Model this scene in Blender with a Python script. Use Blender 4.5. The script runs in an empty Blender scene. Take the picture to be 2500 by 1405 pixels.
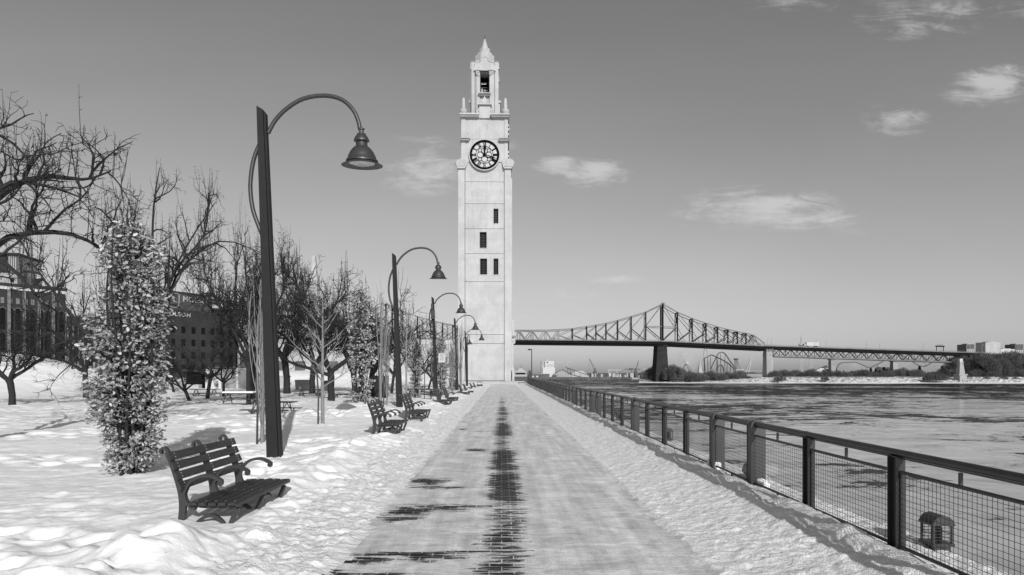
import bpy, math, random
import numpy as np
from mathutils import Vector, Matrix
R = math.radians
C = bpy.context.scene.collection
scene = bpy.context.scene
random.seed(7)

# ------------------------------------------------------------------ camera, sky, sun, exposure
CAMZ = 1.7
YAW = R(0.955)
cam_d = bpy.data.cameras.new('camera'); cam = bpy.data.objects.new('camera', cam_d); C.objects.link(cam)
cam.location = (0, 0, CAMZ); cam.rotation_euler = (R(90), 0, -YAW)
cam_d.sensor_width = 36; cam_d.lens = 21.6; cam_d.shift_y = 0.0826
cam_d.clip_start = 0.05; cam_d.clip_end = 12000
scene.camera = cam
FW = (math.sin(YAW), math.cos(YAW)); RT = (math.cos(YAW), -math.sin(YAW))
def P(px, py, D):
    """real-world point D metres out that stands where pixel (px, py) of the photo looks"""
    u = (px-1250)/1500*D
    return Vector((FW[0]*D+RT[0]*u, FW[1]*D+RT[1]*u, CAMZ+(909-py)/1500*D))

SUN_EL, SUN_AZ = R(26.5), R(16)          # sun behind the camera, a little to its right
world = bpy.data.worlds.new('World'); scene.world = world; world.use_nodes = True
nt = world.node_tree; nt.nodes.clear()
class NT:
    def __init__(s, nt): s.nt = nt
    def n(s, t, ins=None, **kw):
        nd = s.nt.nodes.new(t)
        for k, v in kw.items(): setattr(nd, k, v)
        for k, v in (ins or {}).items():
            if isinstance(v, bpy.types.NodeSocket): s.nt.links.new(v, nd.inputs[k])
            else: nd.inputs[k].default_value = v
        return nd
    def m(s, op, a, b=None, c=None, clamp=False):
        ins = {0: a}
        if b is not None: ins[1] = b
        if c is not None: ins[2] = c
        return s.n('ShaderNodeMath', ins, operation=op, use_clamp=clamp).outputs[0]
    def mr(s, v, a, b, c=0.0, d=1.0, it='LINEAR'):
        return s.n('ShaderNodeMapRange', {0: v, 1: a, 2: b, 3: c, 4: d}, interpolation_type=it).outputs[0]
    def noise(s, vec, scale, detail=4, rough=.55, dist=0.0, out=0):
        return s.n('ShaderNodeTexNoise', {'Vector': vec, 'Scale': scale, 'Detail': detail, 'Roughness': rough, 'Distortion': dist}).outputs[out]
    def mapping(s, vec, scale=(1,1,1), loc=(0,0,0), rot=(0,0,0)):
        return s.n('ShaderNodeMapping', {'Vector': vec, 'Scale': scale, 'Location': loc, 'Rotation': rot}).outputs[0]
    def mix(s, f, a, b):
        nd = s.n('ShaderNodeMix', {0: f}, data_type='FLOAT')
        for i, v in ((2, a), (3, b)):
            if isinstance(v, bpy.types.NodeSocket): s.nt.links.new(v, nd.inputs[i])
            else: nd.inputs[i].default_value = v
        return nd.outputs[0]
W = NT(nt)
sky = W.n('ShaderNodeTexSky', sky_type='NISHITA', sun_disc=False, sun_elevation=SUN_EL, sun_rotation=math.pi-SUN_AZ,
          air_density=1.0, dust_density=1.2, ozone_density=1.0)
bw = W.n('ShaderNodeRGBToBW', {0: sky.outputs[0]}).outputs[0]
tc = W.n('ShaderNodeTexCoord').outputs['Generated']
sp = W.n('ShaderNodeSeparateXYZ', {0: tc})
yy = W.m('MAXIMUM', sp.outputs[1], 0.02)
U = W.m('DIVIDE', sp.outputs[0], yy); V = W.m('DIVIDE', sp.outputs[2], yy)
uv = W.n('ShaderNodeCombineXYZ', {0: U, 1: V}).outputs[0]
nz = W.noise(W.mapping(uv, (9, 20, 1)), 1.0, 7, .62, .5)
nw = W.noise(W.mapping(uv, (3, 12, 1), (4, 2, 0)), 1.6, 6, .6, .8)
wisp = W.noise(W.mapping(uv, (7, 34, 1), (1, 7, 0)), 1.0, 8, .68, 1.2)
puff = W.noise(W.mapping(uv, (26, 46, 1), (3, 1, 0)), 1.0, 6, .6, .4)
tot = None
CL = [ (1040,408,75,52,.62), (1365,405,42,18,.85), (1450,422,60,22,.9), (1500,410,32,14,.6), (1850,505,130,34,.75), (1950,530,110,20,.65), (1720,520,70,26,.45), (2195,290,58,26,.6),
      (2440,190,60,32,.8), (2400,225,80,22,.5), (2470,170,50,20,.6), (2230,40,130,40,.45), (2380,12,160,20,.4), (1960,5,110,22,.35),
      (1500,680,70,12,.35), (1370,716,80,10,.4), (1290,770,60,8,.3), (2090,560,90,14,.22), (1560,700,200,20,.18), (1240,355,30,14,.3)]
for (px, py, sx, sy, amp) in CL:
    sx *= 1.22; sy *= 1.3; amp *= 1.12
    a = W.m('DIVIDE', W.m('SUBTRACT', U, (px-1225)/1500), sx/1500)
    b = W.m('DIVIDE', W.m('SUBTRACT', V, (909-py)/1500), sy/1500)
    d = W.m('ADD', W.m('MULTIPLY', a, a), W.m('MULTIPLY', b, b))
    g = W.m('MULTIPLY', W.m('EXPONENT', W.m('MULTIPLY', d, -0.75)), amp)
    tot = g if tot is None else W.m('MAXIMUM', tot, g)
edge = W.m('ADD', W.m('MULTIPLY', W.m('SUBTRACT', nz, .5), 0.9), W.m('ADD', W.m('MULTIPLY', W.m('SUBTRACT', wisp, .5), 1.9), W.m('MULTIPLY', W.m('SUBTRACT', puff, .5), .8)))
cl = W.mr(W.m('ADD', tot, W.m('MULTIPLY', edge, W.mr(tot, 0, .4))), .18, 1.0, 0, .62, 'SMOOTHSTEP')
front = W.mr(sp.outputs[1], .05, .15)
cl = W.m('MULTIPLY', cl, front)
# the black-and-white film look: contrast of the blue sky
skyv = W.m('MULTIPLY', W.m('POWER', bw, 1.0), 1.0)
streak = W.noise(W.mapping(uv, (2.2, 9, 1), (1.5, 0, 0)), 1.0, 4, .5)
skyv = W.m('MULTIPLY', skyv, W.mr(streak, .3, .7, .97, 1.03))
x_ = W.m('POWER', W.m('MULTIPLY', skyv, 0.1909), 1.4)      # film response: deep blue goes dark, haze rolls off
skyv = W.m('DIVIDE', W.m('MULTIPLY', x_, 1.0/0.178), W.m('ADD', 1.0, W.m('MULTIPLY', x_, 0.91)))
skyv = W.mix(cl, skyv, 3.9)
bgn = W.n('ShaderNodeBackground', {'Color': W.n('ShaderNodeCombineColor', {0: skyv, 1: skyv, 2: skyv}).outputs[0], 'Strength': 0.15})
wo = W.n('ShaderNodeOutputWorld'); nt.links.new(bgn.outputs[0], wo.inputs[0])

sun_d = bpy.data.lights.new('sun', 'SUN'); sun_d.energy = 3.15; sun_d.angle = R(0.5); sun_d.color = (1, 1, 1)
sun = bpy.data.objects.new('sun', sun_d); C.objects.link(sun)
sdir = Vector((math.sin(SUN_AZ)*math.cos(SUN_EL), -math.cos(SUN_AZ)*math.cos(SUN_EL), math.sin(SUN_EL)))
sun.rotation_euler = sdir.to_track_quat('Z', 'Y').to_euler()
scene.view_settings.view_transform = 'Standard'; scene.view_settings.look = 'None'
scene.view_settings.exposure = 0.25; scene.view_settings.gamma = 1.0

# ------------------------------------------------------------------ materials
MATS = {}
def mat(name, v, rough=.6, amp=.12, scale=3.0, bump=.0, bscale=30.0, metal=0.0, stretch=(1,1,1), coord='Object', spec=.5):
    if name in MATS: return MATS[name]
    m = bpy.data.materials.new(name); m.use_nodes = True; t = NT(m.node_tree)
    b = m.node_tree.nodes['Principled BSDF']
    co = t.mapping(t.n('ShaderNodeTexCoord').outputs[coord], stretch)
    n1 = t.noise(co, scale, 6, .6)
    val = t.mr(n1, .3, .7, v*(1-amp), v*(1+amp))
    m.node_tree.links.new(t.n('ShaderNodeCombineColor', {0: val, 1: val, 2: val}).outputs[0], b.inputs['Base Color'])
    b.inputs['Roughness'].default_value = rough; b.inputs['Metallic'].default_value = metal
    b.inputs['Specular IOR Level'].default_value = spec
    if bump:
        bn = t.n('ShaderNodeBump', {'Strength': bump, 'Distance': .02, 'Height': t.noise(co, bscale, 4, .6)})
        m.node_tree.links.new(bn.outputs[0], b.inputs['Normal'])
    MATS[name] = m
    return m
def attr_mat(name, lo, hi, rough=.6, trans=0.0):
    m = bpy.data.materials.new(name); m.use_nodes = True; t = NT(m.node_tree)
    b = m.node_tree.nodes['Principled BSDF']
    a = t.n('ShaderNodeAttribute', attribute_name='tone').outputs['Fac']
    val = t.mr(a, 0, 1, lo, hi)
    m.node_tree.links.new(t.n('ShaderNodeCombineColor', {0: val, 1: val, 2: val}).outputs[0], b.inputs['Base Color'])
    b.inputs['Roughness'].default_value = rough
    MATS[name] = m
    return m

def grey(t, v): return t.n('ShaderNodeCombineColor', {0: v, 1: v, 2: v}).outputs[0]
# snow
def make_snow(name, v=.82, coarse=1.0):
    m = bpy.data.materials.new(name); m.use_nodes = True; t = NT(m.node_tree)
    b = m.node_tree.nodes['Principled BSDF']
    co = t.n('ShaderNodeTexCoord').outputs['Object']
    n = t.noise(co, 1.3, 5, .6); n2 = t.noise(co, 22, 4, .7)
    val = t.m('MULTIPLY', t.mr(n, .3, .7, v*.96, v*1.02), t.mr(n2, .3, .75, 1.0, .95))
    specks = t.noise(co, 9, 2, .5); s2 = t.noise(co, 55, 2, .6)
    dirt = t.m('MULTIPLY', t.mr(specks, .66, .72), t.mr(s2, .62, .68))
    val = t.mix(dirt, val, .25)
    m.node_tree.links.new(grey(t, val), b.inputs['Base Color'])
    b.inputs['Roughness'].default_value = .55; b.inputs['Specular IOR Level'].default_value = .35
    h = t.m('ADD', t.m('MULTIPLY', t.noise(co, 14, 5, .6), .6*coarse), t.m('MULTIPLY', t.noise(co, 70, 3, .6), .22*coarse))
    bn = t.n('ShaderNodeBump', {'Strength': .55, 'Distance': .035, 'Height': h})
    m.node_tree.links.new(bn.outputs[0], b.inputs['Normal'])
    MATS[name] = m
    return m
M_SNOW = make_snow('snow', .88)
M_CRUMB = make_snow('crumbly_snow', .88, 4.0)
# path: packed ice over dark setts
def make_path():
    m = bpy.data.materials.new('icy_setts'); m.use_nodes = True; t = NT(m.node_tree)
    b = m.node_tree.nodes['Principled BSDF']
    co = t.n('ShaderNodeTexCoord').outputs['Object']
    bare = t.n('ShaderNodeAttribute', attribute_name='bare').outputs['Fac']
    ny = t.noise(t.mapping(co, (2.2, 16, 1)), 1.0, 7, .72, .4)
    nf = t.noise(t.mapping(co, (14, 60, 1)), 1.0, 5, .7)
    ice = t.noise(t.mapping(co, (1.7, 2.6, 1)), 1.0, 9, .76, .8)
    gr = t.noise(co, 60, 3, .7)
    track = t.noise(t.mapping(co, (5, .35, 1)), 1.0, 4, .6)
    iv = t.mr(ice, .34, .66, .46, .88)
    iv = t.m('MULTIPLY', iv, t.mr(gr, .3, .7, .76, 1.22))
    cr = t.n('ShaderNodeTexVoronoi', {'Vector': co, 'Scale': 42.0}).outputs['Distance']; cs = t.m('MULTIPLY', t.mr(cr, .18, .10), t.mr(t.noise(co, 3.0, 4, .6), .5, .62)); iv = t.mix(cs, iv, .92)
    iv = t.m('MULTIPLY', iv, t.mr(track, .35, .65, .82, 1.14))
    iv = t.m('MULTIPLY', iv, t.mr(ny, .35, .62, .88, 1.08))
    br = t.n('ShaderNodeTexBrick', {'Vector': co, 'Color1': (0,0,0,1), 'Color2': (1,1,1,1), 'Mortar': (0,0,0,1), 'Scale': 1.0, 'Mortar Size': .007, 'Mortar Smooth': .35, 'Bias': 0.0, 'Brick Width': .23, 'Row Height': .115}, offset=.5)
    stone = t.m('MULTIPLY', t.mr(t.n('ShaderNodeSeparateColor', {0: br.outputs[0]}).outputs[0], 0, 1, .010, .045), t.mr(gr, .3, .7, .6, 1.5))
    stone = t.mix(t.m('MULTIPLY', br.outputs['Fac'], .55), stone, .30)
    k = t.m('ADD', bare, t.m('ADD', t.m('MULTIPLY', t.m('SUBTRACT', ny, .5), 2.6), t.m('MULTIPLY', t.m('SUBTRACT', nf, .5), .7)))
    k = t.m('SUBTRACT', k, t.m('MULTIPLY', br.outputs['Fac'], .22))
    k = t.mr(k, .46, .66, 0, 1, 'SMOOTHSTEP')
    k = t.m('MULTIPLY', k, t.mr(bare, .05, .22))
    col = t.mix(k, iv, stone)
    m.node_tree.links.new(grey(t, col), b.inputs['Base Color'])
    m.node_tree.links.new(t.mix(k, t.mr(ice, .3, .7, .35, .6), .6), b.inputs['Roughness'])
    m.node_tree.links.new(t.mix(k, .5, .12), b.inputs['Specular IOR Level'])
    h = t.m('ADD', t.m('MULTIPLY', t.noise(t.mapping(co, (5, 12, 1)), 1.0, 6, .7), .9), t.m('ADD', t.m('MULTIPLY', gr, .25), t.m('MULTIPLY', cs, .3)))
    h = t.m('SUBTRACT', h, t.m('MULTIPLY', k, .12))
    bn = t.n('ShaderNodeBump', {'Strength': .42, 'Distance': .03, 'Height': h})
    m.node_tree.links.new(bn.outputs[0], b.inputs['Normal'])
    return m
M_PATH = make_path()
# river with thin slush floes
def make_water():
    m = bpy.data.materials.new('river_water'); m.use_nodes = True; t = NT(m.node_tree)
    b = m.node_tree.nodes['Principled BSDF']
    co = t.n('ShaderNodeTexCoord').outputs['Object']
    big = t.noise(t.mapping(co, (.012, .02, 1), (3, 1, 0)), 1.0, 4, .6, .8)
    mid = t.noise(t.mapping(co, (.07, .11, 1), (0, 5, 0)), 1.0, 9, .72, 1.2)
    fine = t.noise(t.mapping(co, (.7, 1.0, 1)), 1.0, 6, .7, .5)
    frag = t.noise(t.mapping(co, (.28, .42, 1), (2, 2, 0)), 1.0, 7, .75, 1.0)
    k = t.m('ADD', t.m('MULTIPLY', big, .34), t.m('ADD', t.m('MULTIPLY', mid, .42), t.m('MULTIPLY', frag, .24)))
    sep = t.n('ShaderNodeSeparateXYZ', {0: co})
    far = t.mr(sep.outputs[1], 15, 260, -.03, .075)
    k = t.m('SUBTRACT', k, far)
    ice = t.mr(k, .452, .466, 0, 1, 'SMOOTHSTEP')
    val = t.mix(ice, .010, t.mr(mid, .42, .62, .26, .5))
    h = t.m('ADD', t.m('MULTIPLY', t.noise(t.mapping(co, (.5, 1.6, 1)), 1.0, 4, .6), t.mix(ice, .9, .05)), t.m('MULTIPLY', ice, .25))
    bn = t.n('ShaderNodeBump', {'Strength': .22, 'Distance': .12, 'Height': h})
    fz = t.m('MULTIPLY', t.mr(t.noise(t.mapping(co, (.14, .24, 1), (9, 3, 0)), 1.0, 9, .75, 1.5), .52, .55), t.mr(sep.outputs[1], 25, 80, .15, .9)); val = t.mix(t.m('MULTIPLY', fz, ice), val, .62)
    m.node_tree.nodes.remove(b)
    df = t.n('ShaderNodeBsdfDiffuse', {'Color': grey(t, val), 'Normal': bn.outputs[0]})
    gl = t.n('ShaderNodeBsdfGlossy', {'Color': (1, 1, 1, 1), 'Roughness': t.mix(ice, .16, .13), 'Normal': bn.outputs[0]})
    mx = t.n('ShaderNodeMixShader', {0: t.mix(ice, .13, t.mr(mid, .35, .65, .36, .46)), 1: df.outputs[0], 2: gl.outputs[0]})
    m.node_tree.links.new(mx.outputs[0], m.node_tree.nodes['Material Output'].inputs['Surface'])
    return m
M_WATER = make_water()
# rocky, half snow-covered bank
def make_bank():
    m = bpy.data.materials.new('rocky_snow'); m.use_nodes = True; t = NT(m.node_tree)
    b = m.node_tree.nodes['Principled BSDF']
    co = t.n('ShaderNodeTexCoord').outputs['Object']
    n = t.noise(t.mapping(co, (.55, .5, 1.3)), 1.0, 6, .72, .4)
    sep = t.n('ShaderNodeSeparateXYZ', {0: co})
    thr = t.mr(sep.outputs[2], -6, -4.9, -.15, 0)
    k = t.mr(t.m('ADD', n, thr), .50, .56)
    v = t.mix(k, .72, .07)
    m.node_tree.links.new(grey(t, v), b.inputs['Base Color']); b.inputs['Roughness'].default_value = .8
    return m
M_BANK = make_bank()
# tower render: pale, faint stains and shutter marks
def make_tower():
    m = bpy.data.materials.new('pale_render'); m.use_nodes = True; t = NT(m.node_tree)
    b = m.node_tree.nodes['Principled BSDF']
    co = t.n('ShaderNodeTexCoord').outputs['Object']
    n1 = t.noise(co, .35, 6, .65, .6); n2 = t.noise(t.mapping(co, (2.2, 2.2, .5)), 1.0, 5, .65); n3 = t.noise(co, 5, 4, .7)
    v = t.mr(n1, .35, .65, .39, .475)
    v = t.m('MULTIPLY', v, t.mr(n2, .35, .62, 1.02, .95)); v = t.m('MULTIPLY', v, t.mr(n3, .3, .7, 1.02, .97))
    st = t.noise(t.mapping(co, (1.3, 1.3, .9), (7, 0, 3)), 1.0, 5, .7)
    v = t.m('MULTIPLY', v, t.mr(st, .60, .75, 1.0, .82))
    rn_ = t.noise(t.mapping(co, (2.6, 2.6, .10), (3, 1, 0)), 1.0, 5, .7); v = t.m('MULTIPLY', v, t.mr(rn_, .54, .72, 1.0, .84))
    gr_ = t.n('ShaderNodeSeparateXYZ', {0: co}); pn = t.noise(t.mapping(co, (.0, .0, .62)), 1.0, 2, .5); v = t.m('MULTIPLY', v, t.mr(pn, .4, .6, .97, 1.03))
    m.node_tree.links.new(grey(t, v), b.inputs['Base Color']); b.inputs['Roughness'].default_value = .8
    bn = t.n('ShaderNodeBump', {'Strength': .2, 'Distance': .05, 'Height': n3}); m.node_tree.links.new(bn.outputs[0], b.inputs['Normal'])
    return m
M_TOWER = make_tower()
M_IRON = mat('painted_iron', .038, .42, .15, 6, .12, 60)
M_POLE = mat('painted_pole', .022, .6, .12, 2.5, .05, 40, spec=.15)
M_WOOD = mat('dark_stained_slats', .032, .5, .45, 3, .25, 12, stretch=(9, 1, 9))
M_BARK = mat('dark_bark', .016, .85, .4, 9, .4, 25)
M_BARK2 = mat('pale_bark', .2, .8, .25, 9, .3, 25)
M_TWIG = mat('dark_twigs', .013, .8, .3, 4)
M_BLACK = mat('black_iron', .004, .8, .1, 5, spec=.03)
M_DARKW = mat('dark_window', .007, .3, .3, 1.0, spec=.15)
M_FENCE = mat('fence_paint', .030, .38, .15, 5, .05, 50)
M_WIRE = mat('fence_wire', .025, .5, .1, 5)
M_STEEL = mat('hazed_bridge_steel', .15, .6, .25, .1)  # light grey steel, distance haze put into the colour
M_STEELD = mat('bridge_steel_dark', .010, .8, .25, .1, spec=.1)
M_PIERC = mat('pier_concrete', .30, .85, .22, .18, stretch=(1, 1, .35))
M_PIERD = mat('pier_stone', .032, .9, .3, .25, spec=.1)
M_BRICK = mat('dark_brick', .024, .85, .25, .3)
M_PALE = mat('pale_stone', .5, .8, .18, .4)
M_PILA = mat('weathered_pilaster', .15, .85, .4, 1.2)
M_WHITE = mat('white_paint', .52, .6, .08, 1)
M_GLASS = mat('pale_glass', .35, .15, .15, .5)
M_CONC = mat('grey_concrete', .32, .85, .2, .8, .2, 8)
M_FARG = mat('far_grey', .38, .8, .2, .1)
M_FARD = mat('far_dark', .09, .8, .3, .2)
M_LENS = mat('lamp_lens', .55, .2, .05, 3)
M_BOLT = mat('bolt_steel', .5, .35, .1, 5, metal=.6)
M_LEAF = attr_mat('dry_oak_leaf', .13, .52, .65)
M_SCRUB = attr_mat('bare_scrub', .035, .16, .9)
M_EVER = attr_mat('evergreen', .015, .05, .9)

# ------------------------------------------------------------------ mesh helpers
def link(o, parent=None, label=None, cat=None, group=None, kind=None):
    C.objects.link(o)
    if parent is not None: o.parent = parent
    tag(o, label, cat, group, kind); return o
def tag(o, label=None, cat=None, group=None, kind=None):
    if label: o['label'] = label
    if cat: o['category'] = cat
    if group: o['group'] = group
    if kind: o['kind'] = kind
    return o
def empty(name, loc=(0,0,0), rz=0, label=None, cat=None, group=None):
    o = bpy.data.objects.new(name, None); o.location = loc; o.rotation_euler = (0, 0, rz); o.empty_display_size = .1
    return link(o, None, label, cat, group)
def kids(o): return [c for c in bpy.data.objects if c.parent is o]
KIDS = {}
def copy_tree(o, parent=None, **kw):
    c = o.copy(); C.objects.link(c)
    if parent is not None: c.parent = parent
    KIDS.setdefault(o.name, kids(o))
    for ch in KIDS[o.name]: copy_tree(ch, c)
    for k, v in kw.items(): c[k] = v
    return c
class MB:
    def __init__(s): s.v = []; s.f = []; s.tone = None; s.smooth = False
    def quadstrip(s): pass
    def add(s, vs, fs):
        o = len(s.v); s.v.extend([tuple(p) for p in vs]); s.f.extend([tuple(i+o for i in f) for f in fs]); return s
    def box(s, x0, x1, y0, y1, z0, z1):
        return s.add([(x0,y0,z0),(x1,y0,z0),(x1,y1,z0),(x0,y1,z0),(x0,y0,z1),(x1,y0,z1),(x1,y1,z1),(x0,y1,z1)],
                     [(0,3,2,1),(4,5,6,7),(0,1,5,4),(1,2,6,5),(2,3,7,6),(3,0,4,7)])
    def bbox(s, x0, x1, y0, y1, z0, z1, b=.01):
        """box with chamfered vertical and top edges"""
        pts = [(x0+b,y0),(x1-b,y0),(x1,y0+b),(x1,y1-b),(x1-b,y1),(x0+b,y1),(x0,y1-b),(x0,y0+b)]
        ins = [(min(max(x,x0+b),x1-b), min(max(y,y0+b),y1-b)) for x, y in pts]
        vs = [(x,y,z0) for x,y in pts]+[(x,y,z1-b) for x,y in pts]+[(x,y,z1) for x,y in [(x0+b*1.6,y0+b),(x1-b*1.6,y0+b),(x1-b,y0+b*1.6),(x1-b,y1-b*1.6),(x1-b*1.6,y1-b),(x0+b*1.6,y1-b),(x0+b,y1-b*1.6),(x0+b,y0+b*1.6)]]
        fs = [tuple(range(7,-1,-1)), tuple(range(16,24))]
        for k in range(8):
            j = (k+1)%8
            fs += [(k,j,8+j,8+k), (8+k,8+j,16+j,16+k)]
        return s.add(vs, fs)
    def frustum(s, cx, cy, z0, z1, hx0, hy0, hx1, hy1, cx1=None, cy1=None):
        cx1 = cx if cx1 is None else cx1; cy1 = cy if cy1 is None else cy1
        return s.add([(cx-hx0,cy-hy0,z0),(cx+hx0,cy-hy0,z0),(cx+hx0,cy+hy0,z0),(cx-hx0,cy+hy0,z0),(cx1-hx1,cy1-hy1,z1),(cx1+hx1,cy1-hy1,z1),(cx1+hx1,cy1+hy1,z1),(cx1-hx1,cy1+hy1,z1)],
                     [(0,3,2,1),(4,5,6,7),(0,1,5,4),(1,2,6,5),(2,3,7,6),(3,0,4,7)])
    def prism(s, poly, y0, y1, ax='y'):
        """poly: list of (a, z) extruded along y (or x)"""
        n = len(poly)
        if ax == 'y': vs = [(a, y0, z) for a, z in poly]+[(a, y1, z) for a, z in poly]
        elif ax == 'x': vs = [(y0, a, z) for a, z in poly]+[(y1, a, z) for a, z in poly]
        else: vs = [(a, z, y0) for a, z in poly]+[(a, z, y1) for a, z in poly]
        fs = [tuple(range(n)), tuple(range(2*n-1, n-1, -1))]+[(i, n+i, n+(i+1)%n, (i+1)%n) for i in range(n)]
        return s.add(vs, fs)
    def lathe(s, prof, c=(0,0), n=16, caps=True):
        vs = []; fs = []
        for r, z in prof:
            for k in range(n):
                a = 2*math.pi*k/n; vs.append((c[0]+r*math.cos(a), c[1]+r*math.sin(a), z))
        for i in range(len(prof)-1):
            for k in range(n):
                fs.append((i*n+k, i*n+(k+1)%n, (i+1)*n+(k+1)%n, (i+1)*n+k))
        if caps: fs += [tuple(range(n-1,-1,-1)), tuple(range((len(prof)-1)*n, len(prof)*n))]
        return s.add(vs, fs)
    def tube(s, pts, rad, n=6, caps=True, flat=None):
        pts = [Vector(p) for p in pts]; m = len(pts)
        if not hasattr(rad, '__len__'): rad = [rad]*m
        t0 = (pts[1]-pts[0]).normalized()
        up = Vector((0,0,1)) if abs(t0.z) < .9 else Vector((0,1,0))
        nrm = t0.cross(up).normalized(); vs = []; fs = []
        for i, p in enumerate(pts):
            t = (pts[min(i+1, m-1)]-pts[max(i-1, 0)])
            if t.length < 1e-9: t = t0
            t.normalize(); nrm = (nrm - t*nrm.dot(t)).normalized(); bi = t.cross(nrm)
            for k in range(n):
                a = 2*math.pi*(k+.5)/n
                if flat: vs.append(p+nrm*(math.cos(a)*rad[i]*flat)+bi*(math.sin(a)*rad[i]))
                else: vs.append(p+nrm*(math.cos(a)*rad[i])+bi*(math.sin(a)*rad[i]))
        for i in range(m-1):
            for k in range(n):
                fs.append((i*n+k, i*n+(k+1)%n, (i+1)*n+(k+1)%n, (i+1)*n+k))
        if caps: fs += [tuple(range(n-1,-1,-1)), tuple(range((m-1)*n, m*n))]
        return s.add(vs, fs)
    def bar(s, a, b, w, h=None):
        """rectangular bar between two points: w across, h the other way"""
        a = Vector(a); b = Vector(b); h = w if h is None else h
        t = (b-a).normalized(); up = Vector((0,0,1)) if abs(t.z) < .95 else Vector((0,1,0))
        n1 = t.cross(up).normalized(); n2 = n1.cross(t)
        vs = [p+n1*(sx*w/2)+n2*(sz*h/2) for p in (a, b) for sx, sz in ((-1,-1),(1,-1),(1,1),(-1,1))]
        return s.add(vs, [(3,2,1,0),(4,5,6,7),(0,1,5,4),(1,2,6,5),(2,3,7,6),(3,0,4,7)])
    def ribbon(s, pts, w, y0, y1):
        """flat iron band: pts in the (x, z) plane, band width w, thickness along y"""
        n = len(pts); L = []; Rr = []
        if not hasattr(w, '__len__'): w = [w]*n
        for i in range(n):
            a = pts[max(i-1,0)]; b = pts[min(i+1,n-1)]
            dx, dz = b[0]-a[0], b[1]-a[1]; l = math.hypot(dx, dz) or 1
            nx, nz = -dz/l*w[i]/2, dx/l*w[i]/2
            L.append((pts[i][0]+nx, pts[i][1]+nz)); Rr.append((pts[i][0]-nx, pts[i][1]-nz))
        vs = [(x,y0,z) for x,z in L]+[(x,y0,z) for x,z in Rr]+[(x,y1,z) for x,z in L]+[(x,y1,z) for x,z in Rr]
        fs = []
        for i in range(n-1):
            fs += [(i,i+1,n+i+1,n+i), (2*n+i,3*n+i,3*n+i+1,2*n+i+1), (i,2*n+i,2*n+i+1,i+1), (n+i,n+i+1,3*n+i+1,3*n+i)]
        fs += [(0,n,3*n,2*n), (n-1,3*n-1,4*n-1,2*n-1)]
        return s.add(vs, fs)
    def mesh(s, name, m, smooth=False):
        me = bpy.data.meshes.new(name)
        me.from_pydata(s.v, [], s.f); me.update()
        if m: me.materials.append(m)
        if smooth:
            me.polygons.foreach_set('use_smooth', [True]*len(me.polygons))
            try: me.set_sharp_from_angle(angle=R(40))
            except Exception: pass
        if s.tone is not None:
            at = me.attributes.new('tone', 'FLOAT', 'POINT'); at.data.foreach_set('value', s.tone)
        return me
    def build(s, name, m, parent=None, smooth=False, **kw):
        o = bpy.data.objects.new(name, s.mesh(name, m, smooth))
        return link(o, parent, **kw)
def spline(pts, n=6):
    """Catmull-Rom through 2D/3D points"""
    out = []; pts = [tuple(p) for p in pts]
    for i in range(len(pts)-1):
        p0 = pts[max(i-1,0)]; p1 = pts[i]; p2 = pts[i+1]; p3 = pts[min(i+2,len(pts)-1)]
        for k in range(n):
            t = k/n
            out.append(tuple(.5*((2*b)+(-a+c)*t+(2*a-5*b+4*c-d)*t*t+(-a+3*b-3*c+d)*t**3) for a, b, c, d in zip(p0,p1,p2,p3)))
    out.append(pts[-1]); return out

# ------------------------------------------------------------------ noise and the height of the snow
rs = np.random.RandomState(5); TAB = rs.rand(256, 256)
def vn(x, y, s=0):
    x = np.asarray(x, float)+s*37.17; y = np.asarray(y, float)+s*91.7
    xi = np.floor(x).astype(int); yi = np.floor(y).astype(int); fx = x-xi; fy = y-yi
    fx = fx*fx*fx*(fx*(fx*6-15)+10); fy = fy*fy*fy*(fy*(fy*6-15)+10)
    T = lambda a, b: TAB[a & 255, b & 255]
    return (T(xi,yi)*(1-fx)+T(xi+1,yi)*fx)*(1-fy)+(T(xi,yi+1)*(1-fx)+T(xi+1,yi+1)*fx)*fy
def fbm(x, y, s=0, o=4, g=.5):
    r = 0; a = 1; t = 0
    for k in range(o):
        r = r+a*vn(x*2**k, y*2**k, s+k); t += a; a *= g
    return r/t
def cell(x, y, s=0):
    x = np.asarray(x, float)+s*11.3; y = np.asarray(y, float)+s*5.7
    xi = np.floor(x).astype(int); yi = np.floor(y).astype(int); best = np.full(x.shape, 9.0)
    for dx in (-1,0,1):
        for dy in (-1,0,1):
            a = (xi+dx) & 255; b = (yi+dy) & 255
            cx = xi+dx+TAB[a,b]; cy = yi+dy+TAB[(b+17)&255,(a+91)&255]
            best = np.minimum(best, (cx-x)**2+(cy-y)**2)
    return np.sqrt(best)
def lumps(x, y, s=0, k=1.5, keep=.5):
    """separate rounded chunks of different heights, some cells empty"""
    x = np.asarray(x, float)+s*11.3; y = np.asarray(y, float)+s*5.7
    xi = np.floor(x).astype(int); yi = np.floor(y).astype(int); out = np.zeros(x.shape)
    for dx in (-1,0,1):
        for dy in (-1,0,1):
            a = (xi+dx) & 255; b = (yi+dy) & 255
            cx = xi+dx+.2+.6*TAB[a,b]; cy = yi+dy+.2+.6*TAB[(b+17)&255,(a+91)&255]; r = TAB[(a+33)&255,(b+57)&255]; q = TAB[(b+5)&255,(a+7)&255]
            sx = .6+.8*q; d = ((cx-x)*k*sx)**2+((cy-y)*k/sx)**2
            out = np.maximum(out, np.sqrt(np.clip(1-d, 0, 1))*np.clip((r-keep)/(1-keep), 0, 1)**.6)
    return out
def ss(a, b, x):
    t = np.clip((x-a)/(b-a), 0, 1); return t*t*(3-2*t)
def gs(x, y, cx, cy, sx, sy): return np.exp(-((x-cx)/sx)**2-((y-cy)/sy)**2)
QX = 4.16                                                   # edge of the quay
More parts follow.
